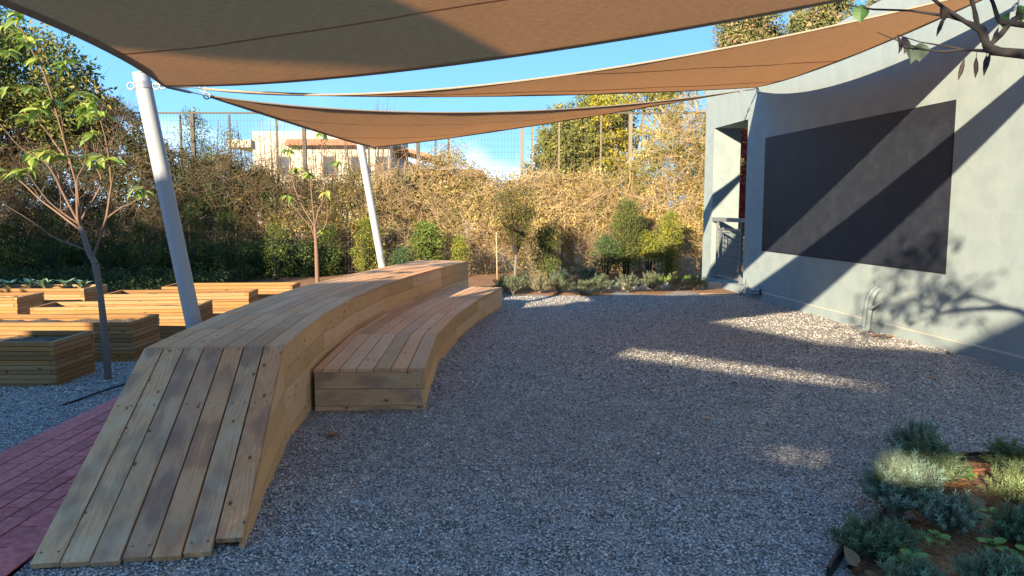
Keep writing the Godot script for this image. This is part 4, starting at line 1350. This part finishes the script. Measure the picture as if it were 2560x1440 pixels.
func leaf_tuft(parent: Node3D, at: Vector3, n: int, l: float, shapes: Array, ms: Array) -> void:
	for i in n:
		var o := piece("leaf", shapes[rng.randi() % shapes.size()], ms[rng.randi() % ms.size()], parent)
		var k := l * rng.randf_range(0.7, 1.25)
		o.transform = Transform3D(Basis(Vector3.UP, TAU * i / n + rng.randf_range(-0.4, 0.4)) * Basis(Vector3.RIGHT, rng.randf_range(-0.5, 0.35)) * Basis(Vector3.BACK, rng.randf_range(-0.5, 0.5)) * Basis().scaled(Vector3(k, k, k)), at + rdir() * 0.025)

func V(x: float, y: float, z: float) -> Vector3:
	return Vector3(x, y, z)

func young_trees() -> void:
	var t := thing("young_tree", "young tree with drooping green leaf tufts beside the nearest planter", "tree")
	var bk: Material = mats["bark tan"]
	branch_part(t, [V(-3.92,-0.05,-7.17),V(-3.93,0.45,-7.17),V(-3.95,0.84,-7.17),V(-3.98,1.11,-7.17)], 0.034, 0.030, mats["bark grey"], "trunk")
	branch_part(t, [V(-3.98,1.11,-7.17),V(-4.04,1.24,-7.17),V(-4.10,1.47,-7.17)], 0.030, 0.024, mats["bark grey"], "trunk")
	branch_part(t, [V(-4.00,1.16,-7.17),V(-3.82,1.56,-7.12),V(-3.73,1.86,-7.07),V(-3.71,2.08,-7.02),V(-3.71,2.28,-6.97),V(-3.73,2.48,-6.92)], 0.017, 0.006, bk)
	branch_part(t, [V(-4.10,1.45,-7.17),V(-4.10,1.57,-7.13),V(-4.07,1.87,-7.09),V(-4.10,2.09,-7.06),V(-4.13,2.32,-7.02),V(-4.19,2.69,-6.98),V(-4.23,2.88,-6.95),V(-4.30,3.06,-6.91),V(-4.36,3.26,-6.87)], 0.018, 0.006, bk)
	branch_part(t, [V(-4.11,2.05,-7.08),V(-4.33,2.22,-7.27),V(-4.50,2.40,-7.37),V(-4.66,2.51,-7.47)], 0.011, 0.006, bk)
	branch_part(t, [V(-4.10,1.43,-7.17),V(-4.36,1.60,-7.25),V(-4.56,1.72,-7.32),V(-4.75,1.87,-7.39),V(-4.93,1.98,-7.47)], 0.013, 0.005, bk)
	branch_part(t, [V(-4.10,1.48,-7.17),V(-4.25,1.61,-7.12),V(-4.34,1.72,-7.07),V(-4.41,1.86,-7.02),V(-4.44,1.97,-6.97)], 0.012, 0.005, bk)
	branch_part(t, [V(-4.10,1.47,-7.17),V(-4.21,1.78,-7.11),V(-4.23,1.91,-7.06),V(-4.30,2.07,-7.00),V(-4.43,2.16,-6.94),V(-4.50,2.26,-6.88),V(-4.57,2.39,-6.83),V(-4.63,2.52,-6.77)], 0.015, 0.005, bk)
	branch_part(t, [V(-4.22,1.80,-7.10),V(-4.37,1.95,-7.32),V(-4.49,2.11,-7.47)], 0.008, 0.004, bk)
	branch_part(t, [V(-4.10,1.45,-7.17),V(-4.09,1.56,-7.20),V(-3.92,1.87,-7.24),V(-3.99,2.08,-7.27),V(-4.00,2.30,-7.30),V(-4.04,2.44,-7.34),V(-4.08,2.58,-7.37)], 0.014, 0.005, bk)
	branch_part(t, [V(-4.10,1.50,-7.17),V(-4.05,1.88,-7.07),V(-3.92,2.03,-6.97),V(-3.84,2.16,-6.87),V(-3.80,2.31,-6.77)], 0.011, 0.004, bk)
	branch_part(t, [V(-3.83,1.54,-7.12),V(-3.69,1.64,-7.12),V(-3.57,1.68,-7.07),V(-3.47,1.73,-7.02),V(-3.40,1.80,-6.97)], 0.009, 0.004, bk)
	branch_part(t, [V(-4.05,1.24,-7.17),V(-4.28,1.35,-7.09),V(-4.41,1.48,-7.02),V(-4.51,1.58,-6.95),V(-4.62,1.68,-6.87)], 0.008, 0.003, mats["bark grey"])
	# fine side twigs
	var tm := MB.new()
	for q in [V(-4.09,1.75,-7.1), V(-4.15,2.45,-7.0), V(-4.24,2.88,-6.95), V(-3.73,1.86,-7.07), V(-3.71,2.15,-7.0), V(-4.0,2.1,-7.27), V(-3.92,1.87,-7.24), V(-4.3,2.07,-7.0), V(-4.56,1.72,-7.32), V(-4.25,1.61,-7.12), V(-3.92,2.03,-6.97), V(-4.21,1.78,-7.11), V(-4.4,2.3,-7.3), V(-4.12,2.3,-7.02)]:
		for k in 2:
			var d := Vector3(rng.randf_range(-0.7, 0.7), rng.randf_range(0.5, 1.0), rng.randf_range(-0.5, 0.5)).normalized() * rng.randf_range(0.12, 0.34)
			tm.tube([q, q + d * 0.5 + rdir() * 0.015, q + d], [0.004, 0.003, 0.0015], 5, false)
	part("twigs", tm.mesh(), bk, t)
	var shapes := [leaf_shape(1, 0.48, 0.45), leaf_shape(1, 0.42, 0.75), leaf_shape(1, 0.5, 0.25), leaf_shape(1, 0.4, 0.6)]
	var lm := []
	for c in [[0.20, 0.27, 0.045], [0.25, 0.30, 0.055], [0.13, 0.19, 0.035], [0.30, 0.28, 0.06]]:
		var m := mat("young leaf %d" % lm.size(), lin(c[0], c[1], c[2]), 0.55)
		m.backlight_enabled = true; m.backlight = lin(0.20, 0.28, 0.04)
		lm.append(m)
	for p in [V(-4.50,3.38,-7.05),V(-4.65,3.29,-7.12),V(-4.42,3.21,-7.0),V(-4.25,3.00,-7.0),V(-4.10,2.94,-7.05),V(-4.67,2.73,-7.12),V(-4.50,2.76,-7.2),V(-4.44,2.58,-7.2),V(-4.62,2.53,-7.3),V(-4.08,2.66,-7.3),V(-4.20,2.62,-7.0),V(-3.97,2.69,-7.12),V(-3.92,2.60,-7.12),V(-4.10,2.55,-7.3),V(-3.99,2.34,-7.25),V(-3.74,2.50,-6.93),V(-3.92,2.51,-7.12),V(-4.52,2.14,-7.2),V(-4.29,2.15,-7.0),V(-4.20,2.13,-7.08),V(-4.01,2.09,-7.2),V(-3.80,2.11,-7.0),V(-3.72,2.09,-7.0),V(-4.48,2.00,-7.0),V(-4.90,1.98,-7.4),V(-3.41,1.81,-6.97),V(-4.33,3.11,-6.9),V(-4.64,3.07,-7.12)]:
		leaf_tuft(t, p, 8, 0.14, shapes, lm)
	# bare sapling with few tufts in the far bed
	t = thing("bare_sapling", "slim bare sapling with a few leaf tufts beyond the far planters", "tree")
	branch_part(t, [V(-4.16,-0.03,-16.0),V(-4.16,0.62,-16.0),V(-4.17,0.97,-16.0),V(-4.18,1.23,-16.0)], 0.045, 0.035, bk, "trunk")
	for b in [[V(-4.18,0.98,-16.0),V(-4.27,1.25,-15.96),V(-4.53,1.57,-15.93),V(-4.68,1.81,-15.89),V(-4.73,1.90,-15.85)], [V(-4.18,1.23,-16.0),V(-4.39,1.57,-16.03),V(-4.54,1.86,-16.06),V(-4.67,2.28,-16.09),V(-4.71,2.74,-16.12),V(-4.73,2.90,-16.15)], [V(-4.18,1.23,-16.0),V(-4.21,1.80,-15.95),V(-4.22,2.22,-15.9),V(-4.24,2.38,-15.85)], [V(-4.18,1.23,-16.0),V(-4.11,1.57,-16.03),V(-4.01,1.81,-16.06),V(-4.06,2.28,-16.09),V(-4.03,2.74,-16.12),V(-4.03,3.23,-16.15)], [V(-4.16,0.98,-16.0),V(-3.93,1.30,-15.95),V(-3.88,1.68,-15.9),V(-3.91,1.97,-15.85)], [V(-4.02,1.81,-16.06),V(-3.93,2.22,-16.05),V(-3.74,2.39,-16.1),V(-3.65,2.65,-16.15)]]:
		branch_part(t, b, 0.020, 0.007, bk)
	for p in [V(-4.72,2.86,-16.1),V(-4.60,2.45,-16.1),V(-4.25,2.35,-15.9),V(-3.69,2.6,-16.1),V(-4.71,1.88,-15.9),V(-4.04,1.15,-16.0),V(-4.03,3.2,-16.1),V(-3.91,1.97,-15.9)]:
		leaf_tuft(t, p, 9, 0.20, shapes, lm)

func judas_tree() -> void:
	# the near tree whose branches reach in at the upper right
	var t := thing("pod_bearing_tree", "dark near branches with seed pods and round leaves at upper right", "tree")
	var bk: Material = mats["bark dark"]
	branch_part(t, [V(3.45, -0.1, -3.1), V(3.4, 0.9, -3.15), V(3.2, 1.7, -3.2)], 0.075, 0.055, bk, "trunk")
	branch_part(t, [V(3.2, 1.7, -3.2), V(2.8, 2.12, -3.25), V(2.29,2.28,-3.30),V(2.19,2.30,-3.30),V(2.08,2.31,-3.30),V(2.03,2.33,-3.30),V(2.00,2.40,-3.30),V(1.98,2.42,-3.30),V(1.95,2.52,-3.30),V(1.9,2.75,-3.35)], 0.036, 0.010, bk)
	branch_part(t, [V(2.00,2.39,-3.30),V(1.90,2.45,-3.30),V(1.82,2.50,-3.30),V(1.73,2.56,-3.30),V(1.5,2.72,-3.4)], 0.012, 0.004, bk)
	branch_part(t, [V(1.98,2.42,-3.30),V(1.87,2.46,-3.32),V(1.71,2.49,-3.34),V(1.56,2.50,-3.36),V(1.41,2.53,-3.38)], 0.010, 0.003, bk)
	branch_part(t, [V(2.08,2.31,-3.30),V(2.00,2.31,-3.28),V(1.91,2.31,-3.26),V(1.81,2.30,-3.25),V(1.73,2.31,-3.25),V(1.66,2.33,-3.25),V(1.58,2.36,-3.25),V(1.53,2.38,-3.25)], 0.010, 0.002, bk)
	branch_part(t, [V(1.91,2.31,-3.26),V(1.83,2.33,-3.28),V(1.74,2.35,-3.3),V(1.64,2.38,-3.3)], 0.006, 0.002, bk)
	branch_part(t, [V(2.8, 2.12, -3.25), V(2.4,2.40,-3.30),V(2.18,2.42,-3.30),V(2.11,2.43,-3.30),V(2.07,2.44,-3.30),V(2.04,2.51,-3.30),V(1.98,2.62,-3.30)], 0.020, 0.010, bk)
	branch_part(t, [V(2.19,2.47,-3.30),V(2.13,2.44,-3.30),V(2.08,2.38,-3.30),V(2.03,2.33,-3.30)], 0.016, 0.014, bk)
	# round leaves in view
	var shp := leaf_shape(0.075, 0.075, 0.3)
	var lm := [mat("judas leaf", lin(0.055, 0.075, 0.05), 0.7), mat("judas leaf brown", lin(0.06, 0.045, 0.04), 0.8), mat("judas leaf green", lin(0.05, 0.11, 0.025), 0.6)]
	for q in [[V(1.63,2.37,-3.28), 1], [V(1.68,2.325,-3.27), 0], [V(1.715,2.335,-3.25), 0], [V(1.66,2.37,-3.29), 1], [V(1.51,2.52,-3.36), 2], [V(1.82,2.50,-3.3), 1], [V(2.15,2.50,-3.3), 2], [V(2.11,2.47,-3.3), 2]]:
		var o := piece("leaf", shp, lm[q[1]], t)
		o.transform = Transform3D(Basis(Vector3.UP, rng.randf_range(0, TAU)) * Basis(Vector3.RIGHT, -1.2), q[0])
	# pods
	for q in [V(1.915,2.30,-3.26), V(1.965,2.31,-3.27), V(2.015,2.32,-3.28), V(2.035,2.33,-3.28), V(2.075,2.44,-3.3), V(1.85, 2.49, -3.31)]:
		var m := MB.new()
		var sw := rng.randf_range(-0.04, 0.01)
		m.tube([Vector3.ZERO, Vector3(sw * 0.3, -0.03, 0)], [0.0015], 4, false)
		m.tube([Vector3(sw * 0.3, -0.03, 0), Vector3(sw * 0.6, -0.055, 0), Vector3(sw, -0.085, 0.004), Vector3(sw * 1.3, -0.115, 0)], [0.002, 0.009, 0.009, 0.001], 6, false)
		var o := piece("pod", m.mesh(), mat("pod brown", lin(0.03, 0.017, 0.016), 0.8), t)
		o.position = q
	# the tree behind the viewer, whose shade falls on the wall
	t = thing("leafy_tree", "leafy tree behind the viewer that throws its shade on the wall", "tree", Vector3(0.7, 0, 1.9))
	limbs(t, Vector3.ZERO, 2.4, 0.04, [Vector3(-1.5, 4.1, -1.3), Vector3(-1.1, 4.4, -1.2), Vector3(-0.7, 4.0, -1.1)], bk)
	var buf := PackedFloat32Array()
	for b in [[V(-1.25, 4.05, -1.25), V(0.75, 0.45, 0.4)], [V(-1.7, 3.75, -1.2), V(0.35, 0.35, 0.3)], [V(-0.75, 3.85, -1.2), V(0.5, 0.3, 0.3)], [V(-1.1, 4.5, -1.2), V(0.5, 0.25, 0.3)]]:
		for i in 20:
			put(buf, rbasis(rng.randf_range(0.7, 1.15)), b[0] + rdir() * b[1] * pow(rng.randf(), 0.4), jit(Color(0.11, 0.15, 0.05), 0.3))
	swarm("crown", clump(6, 0.15, 0.10, 0.085, 131), mats["leaf"], buf, t)

# ------------------------------------------------------------------ the near bed
func sprig(n: int, l: float, nl: float, seed_: int) -> ArrayMesh:
	# an upright stem along y set with narrow leaves
	var r := RandomNumberGenerator.new(); r.seed = seed_
	var m := MB.new()
	m.col = Color(0.8, 0.7, 0.6)
	m.tube([Vector3.ZERO, Vector3(0, l * 0.95, 0)], [0.0022, 0.001], 3, false)
	for i in n:
		var t := 0.25 + 0.75 * float(i) / n
		var a := i * 2.4
		var f := r.randf_range(0.7, 1.3) * (0.35 + 0.95 * t)
		m.col = Color(f, f, f)
		var d := Vector3(cos(a), 0.75 + 0.6 * t, sin(a)).normalized()
		m.leaf(Vector3(0, l * t, 0), d, Vector3.UP, nl * r.randf_range(0.8, 1.2) * (1.1 - 0.4 * t), nl * 0.21)
	return m.mesh()

var SPR := []
func tufted(label: String, called: String, cat: String, at: Vector3, w: float, h: float, n: int, c: Color, lean := 0.9, group := "", l_scale := 1.0) -> void:
	var p := thing(called, label, cat, at, group)
	var buf := PackedFloat32Array()
	for i in n:
		var d := rdir(); d.y = absf(d.y) * 1.0 + 0.25
		d.x *= lean; d.z *= lean
		d = d.normalized()
		var r := pow(rng.randf(), 0.5) * (1.0 + 0.3 * fn.get_noise_2d(d.x * 3 + at.x * 9, d.z * 3))
		var o := Vector3(d.x * w * 0.5 * r, maxf(0.01, d.y * h * 0.72 * r), d.z * w * 0.5 * r)
		var dir := (d + Vector3(0, 0.45, 0) + rdir() * 0.3).normalized()
		put(buf, along(dir, l_scale * rng.randf_range(0.7, 1.2)), o, jit(c, 0.22))
	swarm("sprigs", SPR[0], mats["needle"], buf, p)
	var m := MB.new()
	for i in 9:
		var a := TAU * i / 9.0
		m.tube([Vector3(0, -0.03, 0), Vector3(cos(a) * w * 0.15, h * 0.25, sin(a) * w * 0.15), Vector3(cos(a) * w * 0.3, h * 0.55, sin(a) * w * 0.3)], [0.008, 0.005, 0.003], 5, false)
	part("stems", m.mesh(), mats["bark grey"], p)

func weed(label: String, at: Vector3, n: int, s: float) -> void:
	var p := thing("weed", label, "weed", at, "small green weeds in the near bed")
	var shp := leaf_shape(0.05, 0.04, 0.3)
	for i in n:
		var a := TAU * i / n + rng.randf_range(-0.3, 0.3)
		var o := piece("leaf", shp, mat("weed leaf", lin(0.11, 0.22, 0.045), 0.6), p)
		o.transform = Transform3D(Basis(Vector3.UP, a) * Basis(Vector3.RIGHT, rng.randf_range(0.0, 0.5)) * Basis().scaled(Vector3.ONE * s * rng.randf_range(0.7, 1.2)), Vector3(-sin(a) * 0.02, 0.012 + rng.randf() * 0.03 * s, -cos(a) * 0.02))

func near_bed() -> void:
	SPR.append(sprig(18, 0.10, 0.036, 201))
	var dark := Color(0.27, 0.35, 0.26)
	var grey := Color(0.20, 0.265, 0.145)
	tufted("large grey green lavender at the edge of the near bed", "lavender", "lavender", Vector3(2.07, 0.03, -3.86), 0.32, 0.35, 292, dark, 1.0)
	tufted("lower part lavender leaning right beneath the large lavender", "lavender", "lavender", Vector3(2.26, 0.0, -3.72), 0.23, 0.13, 102, dark, 1.0)
	tufted("sunlit lavender behind the large lavender in the near bed", "lavender", "lavender", Vector3(2.50, 0.0, -4.34), 0.28, 0.29, 258, grey, 0.9)
	tufted("dark rosemary at the back corner of the near bed", "rosemary", "rosemary", Vector3(2.62, 0.0, -4.72), 0.23, 0.31, 156, dark, 0.8)
	tufted("sunlit rosemary at the right edge of the near bed", "rosemary", "rosemary", Vector3(2.83, 0.0, -4.02), 0.27, 0.20, 204, Color(0.21, 0.26, 0.12), 0.9)
	tufted("small rosemary behind the sunlit rosemary at the right edge", "rosemary", "rosemary", Vector3(3.12, 0.0, -4.55), 0.21, 0.20, 108, Color(0.21, 0.26, 0.12), 0.9)
	tufted("dark rosemary in front of the sunlit rosemary at the right edge", "rosemary", "rosemary", Vector3(2.48, 0.0, -3.52), 0.21, 0.15, 149, Color(0.16, 0.245, 0.14), 0.9)
	tufted("low dark rosemary spilling over the black edging", "rosemary", "rosemary", Vector3(1.74, 0.0, -3.42), 0.30, 0.13, 204, Color(0.165, 0.245, 0.13), 1.1)
	tufted("low rosemary at the bottom right corner", "rosemary", "rosemary", Vector3(2.10, 0.0, -3.07), 0.27, 0.11, 156, Color(0.19, 0.27, 0.175), 1.1)
	tufted("low plant cut by the bottom edge of the bed", "rosemary", "rosemary", Vector3(1.72, 0.0, -3.02), 0.23, 0.09, 102, Color(0.19, 0.27, 0.175), 1.1)
	weed("weed with jagged leaves in front of the low dark rosemary", V(1.76, 0.04, -3.2), 10, 1.7)
	weed("weed under the large lavender, right of its foot", V(2.06, 0.02, -3.5), 8, 1.2)
	weed("weed in the soil right of the large lavender", V(2.28, 0.02, -3.42), 9, 1.3)
	weed("weed beside the dark rosemary at the right edge", V(2.36, 0.02, -3.3), 10, 1.3)
	weed("weed at the back of the bed near the brown pipe", V(2.72, 0.02, -4.38), 8, 1.2)
	weed("weed near the sunlit rosemary in bare soil", V(2.50, 0.02, -3.8), 8, 1.0)
	weed("weed at the black edging behind the sunlit lavender", V(2.85, 0.02, -4.72), 8, 1.2)
	# black edging strip
	var m := MB.new()
	var e := [BED[1], BED[2], BED[3], BED[4], BED[5], BED[6], BED[7], BED[8], BED[9]]
	for i in e.size() - 1:
		for k in 5:
			var a: Vector2 = e[i].lerp(e[i + 1], k / 5.0)
			var b: Vector2 = e[i].lerp(e[i + 1], (k + 1) / 5.0)
			var h0 := 0.045 + 0.03 * fn.get_noise_2d(a.x * 6, a.y * 6)
			var h1 := 0.045 + 0.03 * fn.get_noise_2d(b.x * 6, b.y * 6)
			var d := (b - a).normalized()
			var o := Vector2(-d.y, d.x) * 0.008
			m.hexa([Vector3(a.x - o.x, -0.08, a.y - o.y), Vector3(b.x - o.x, -0.08, b.y - o.y), Vector3(b.x + o.x, -0.08, b.y + o.y), Vector3(a.x + o.x, -0.08, a.y + o.y), Vector3(a.x - o.x, h0, a.y - o.y), Vector3(b.x - o.x, h1, b.y - o.y), Vector3(b.x + o.x, h1, b.y + o.y), Vector3(a.x + o.x, h0, a.y + o.y)], Vector3(d.x, 0, d.y), Vector2.ZERO)
	tag(single("bed_edging", m.mesh(), mats["black plastic"]), "black plastic edging strip around the near planting bed", "edging")
	m = MB.new()
	m.tube([V(2.55, 0.02, -4.47), V(2.8, 0.03, -4.5), V(3.0, 0.035, -4.53)], [0.012], 8)
	tag(single("drip_pipe", m.mesh(), mats["brown pipe"]), "short brown irrigation pipe lying across the near bed soil", "pipe")

func far_bed() -> void:
	var pts := [[0.02, -14.12, 0.42, 0.34], [0.53, -14.22, 0.48, 0.40], [0.90, -14.28, 0.40, 0.38], [1.28, -14.10, 0.42, 0.26], [1.36, -14.45, 0.34, 0.42], [1.70, -14.30, 0.42, 0.40], [2.24, -14.42, 0.44, 0.34], [2.74, -14.60, 0.42, 0.40], [3.28, -14.74, 0.40, 0.30], [3.60, -14.80, 0.34, 0.26], [0.25, -14.9, 0.5, 0.4], [1.02, -15.3, 0.5, 0.40], [1.55, -15.3, 0.5, 0.42], [-0.12, -14.5, 0.4, 0.3]]
	var says := ["pale lavender beside the end of the lower step", "broad dry grey lavender in front of the cone shaped shrub", "grey green lavender right of the broad dry one", "low green lavender in the middle of the far bed", "tall lavender in the middle of the far bed", "pale lavender right of the tall one in the far bed", "round lavender in front of the tallest shrub", "large round pale lavender left of the yellow green shrub", "dry lavender in front of the yellow green shrub", "small dry lavender nearest to the pillar", "dark lavender at the foot of the vase shaped tree", "dark lavender in the back row left of the tallest shrub", "dark lavender in the back row under the bluish shrub", "small lavender behind the end of the lower step"]
	for k in pts.size():
		var c := Color(0.19, 0.22, 0.13) if k < 10 and k != 1 and k != 8 and k != 9 else (Color(0.30, 0.28, 0.17) if k < 10 else Color(0.10, 0.14, 0.09))
		tufted(says[k], "lavender", "lavender", V(pts[k][0], 0.04, pts[k][1]), pts[k][2], pts[k][3], 130, c, 0.95, "", 1.2)
	# low concrete kerb pieces
	for k in 4:
		var m := MB.new()
		m.box(Vector3(-0.42, 0, -0.06), Vector3(0.42, 0.14, 0.06))
		var s := single("kerb_stone", m.mesh(), mats["concrete"]); s.position = V(1.55 + 0.95 * k, 0, -15.0 - 0.06 * k)
		tag(s, ["leftmost grey kerb stone in the far bed", "second grey kerb stone from the left in the far bed", "third grey kerb stone from the left in the far bed", "grey kerb stone nearest to the pillar"][k], "kerb stone", "kerb stones in the far bed")
	# grass by the pillar
	var buf := PackedFloat32Array()
	for i in 240:
		put(buf, along(Vector3(rng.randfn() * 0.3, 1, rng.randfn() * 0.3), rng.randf_range(0.8, 1.6)), V(rng.randf_range(3.0, 4.0), 0.03, rng.randf_range(-16.3, -15.3)), jit(Color(0.20, 0.30, 0.05), 0.3))
	var g := swarm("grass", SPR[0], mats["needle"], buf); tag(g, "bright green grass at the foot of the pillar", "grass")

# ------------------------------------------------------------------ gravel stones and leaves
func gravel_pebbles() -> void:
	var m := MB.new()
	# a squashed eight sided pebble
	var top := Vector3(0.1, 0.62, 0); var bot := Vector3(0, -0.5, 0)
	var ring := []
	for i in 6: ring.append(Vector3(cos(TAU * i / 6.0) * (1.0 + 0.12 * sin(i * 2.1)), 0.08 * cos(i * 3.0), sin(TAU * i / 6.0) * (0.8 + 0.1 * cos(i * 1.7))))
	var up := []
	for i in 6: up.append(ring[i] * 0.62 + Vector3(0.04, 0.45, 0))
	for i in 6:
		var a: Vector3 = ring[i]; var b: Vector3 = ring[(i + 1) % 6]
		m.quad(b, a, up[i], up[(i + 1) % 6])
		m.tri(up[(i + 1) % 6], up[i], top)
		m.tri(a, b, bot)
	var pm := m.mesh()
	var bed := PackedVector2Array(BED)
	var buf := PackedFloat32Array()
	var cols := [Color(0.36, 0.335, 0.31), Color(0.25, 0.235, 0.225), Color(0.48, 0.45, 0.415), Color(0.59, 0.555, 0.515), Color(0.40, 0.35, 0.295), Color(0.13, 0.125, 0.12), Color(0.30, 0.28, 0.265)]
	var bands := [[-2.6, -4.5, 7000.0], [-4.5, -6.5, 3800.0], [-6.5, -9.0, 1500.0], [-9.0, -13.9, 620.0]]
	for b in bands:
		var z1: float = b[0]; var z0: float = b[1]
		var hw := 0.72 * -z0 + 0.3
		var n := int((z1 - z0) * 2.0 * hw * b[2])
		for i in n:
			var z := rng.randf_range(z0, z1)
			var x := rng.randf_range(-hw, hw)
			if absf(x) > 0.70 * -z + 0.35: continue
			if x < -9.0 or x > 5.19 + 0.1205 * (z + 7.49) - 0.06: continue
			if x > -3.43 and x < -2.25 and z > -7.6: continue
			if x > -2.6 and x < -0.8 and z < -5.9 and z > -13.4 and not (x > -1.0 and z < -9.0 and x > -0.7 + 0.0): 
				if x < -0.80: continue
			if x > -2.3 and x < -1.5 and z < -3.4 and z > -6.2: continue
			if x > 1.2 and z > -5.1 and Geometry2D.is_point_in_polygon(Vector2(x, z), bed): continue
			var s := rng.randf_range(0.0048, 0.0090) * (1.0 if z > -6.5 else 1.35)
			if rng.randf() < 0.02: s *= 1.6
			put(buf, Basis(Vector3.UP, rng.randf_range(0, TAU)) * Basis(Vector3.RIGHT, rng.randfn() * 0.35) * Basis().scaled(Vector3(s, s, s)), Vector3(x, bump(x, z) + s * 0.4, z), jit(cols[rng.randi() % cols.size()], 0.2))
	var g := swarm("gravel", pm, mats["stone"], buf)
	tag(g, "loose grey and white pebbles covering the yard", "gravel")

func small_things() -> void:
	# fallen leaves
	var spots := [[-1.30, -5.28, 0.15, "large brown fallen leaf on the gravel beside the lower step"], [4.75, -9.36, 0.20, "orange fallen leaf in the sun at the foot of the wall"], [4.62, -9.46, 0.16, "second orange leaf overlapping the one at the wall foot"], [3.27, -9.78, 0.13, "brown leaf near the edge of the sunny gravel patch"], [4.03, -7.09, 0.11, "orange leaf on shaded gravel near the right edge"], [3.19, -12.2, 0.11, "orange leaf on far gravel before the gate"], [1.51, -5.72, 0.10, "small tan leaf in the middle of the gravel"], [2.81, -9.13, 0.10, "small yellow leaf below the sunny gravel patch"], [3.45, -7.79, 0.08, "small dark leaf below the streak of light"], [0.92, -7.53, 0.08, "small pale leaf in the centre of the gravel"], [4.3, -12.2, 0.11, "orange leaf on sunny gravel beside the wall foot"], [2.3, -6.6, 0.08, "small reddish leaf right of the centre of the gravel"], [4.9, -8.3, 0.10, "dark brown leaf on shaded gravel by the wall"], [1.29, -7.44, 0.07, "tiny brown leaf near the centre of the gravel"]]
	for k in spots.size():
		var s: Array = spots[k]
		var m := MB.new()
		var r := RandomNumberGenerator.new(); r.seed = 300 + k
		# lobed, curled leaf
		var pts := []
		for i in 15:
			var a := TAU * i / 15.0
			var rr: float = s[2] * 0.5 * (1.0 if i % 3 == 0 else 0.55) * r.randf_range(0.85, 1.15)
			pts.append(Vector3(cos(a) * rr, 0.012 + 0.30 * rr * absf(sin(a * 1.5)) * r.randf_range(0.3, 1.0), sin(a) * rr * 0.8))
		for i in 15: m.tri(Vector3(0, 0.008, 0), pts[(i + 1) % 15], pts[i])
		m.tube([pts[7], pts[7] * 1.5 + Vector3(0, 0.01, 0)], [0.0015], 4, false)
		var c: Array = [[0.30, 0.12, 0.04], [0.42, 0.19, 0.05], [0.40, 0.17, 0.05], [0.28, 0.12, 0.05], [0.40, 0.20, 0.09], [0.42, 0.19, 0.06], [0.42, 0.27, 0.16], [0.40, 0.33, 0.08], [0.15, 0.08, 0.06], [0.45, 0.33, 0.2], [0.42, 0.19, 0.06], [0.30, 0.12, 0.08], [0.12, 0.06, 0.04], [0.2, 0.11, 0.07]][k]
		var o := single("fallen_leaf", m.mesh(), mat("fallen leaf %d" % k, lin(c[0], c[1], c[2]), 0.75))
		o.position = Vector3(s[0], bump(s[0], s[1]) + 0.006, s[1])
		o.rotation.y = r.randf_range(0, TAU)
		tag(o, s[3], "leaf", "fallen leaves on the gravel")
	# dry leaves in the near bed
	for k in 5:
		var q: Vector3 = [V(1.57, 0.03, -3.25), V(1.63, 0.03, -3.14), V(2.36, 0.02, -3.78), V(2.52, 0.03, -3.4), V(2.6, 0.02, -3.95)][k]
		var o := single("dry_leaf", leaf_shape(0.11, 0.06, -0.35), mat("dry leaf tan", lin(0.24, 0.14, 0.07), 0.8))
		o.position = q; o.rotation = Vector3(0.1, k * 1.7, 0.5)
		tag(o, ["curled tan leaf at the black edging by the low rosemary", "curled tan leaf at the bottom edge under the low rosemary", "curled dry leaf right of the large lavender", "folded dry leaf in front of the dark rosemary", "dry leaf on bare soil behind the weed patch"][k], "leaf", "dry leaves in the near bed")
	# hose end on the gravel
	var m := MB.new()
	m.tube([V(-3.74, 0.012, -6.12), V(-3.69, 0.018, -6.35), V(-3.66, 0.016, -6.6), V(-3.56, 0.02, -6.95), V(-3.50, 0.016, -7.3)], [0.010], 8)
	tag(single("black_hose", m.mesh(), mats["black plastic"]), "thin black hose on the gravel between path and young tree", "hose")
	# birds eye: stakes holding drip lines near the far sapling
	m = MB.new()
	m.tube([V(3.55, 0.02, -14.15), V(3.8, 0.03, -14.1), V(4.1, 0.03, -14.12), V(4.35, 0.02, -14.0)], [0.012], 6)
	tag(single("thin_stick", m.mesh(), mats["bare stick"]), "thin tan stick on the gravel at the threshold", "stick")
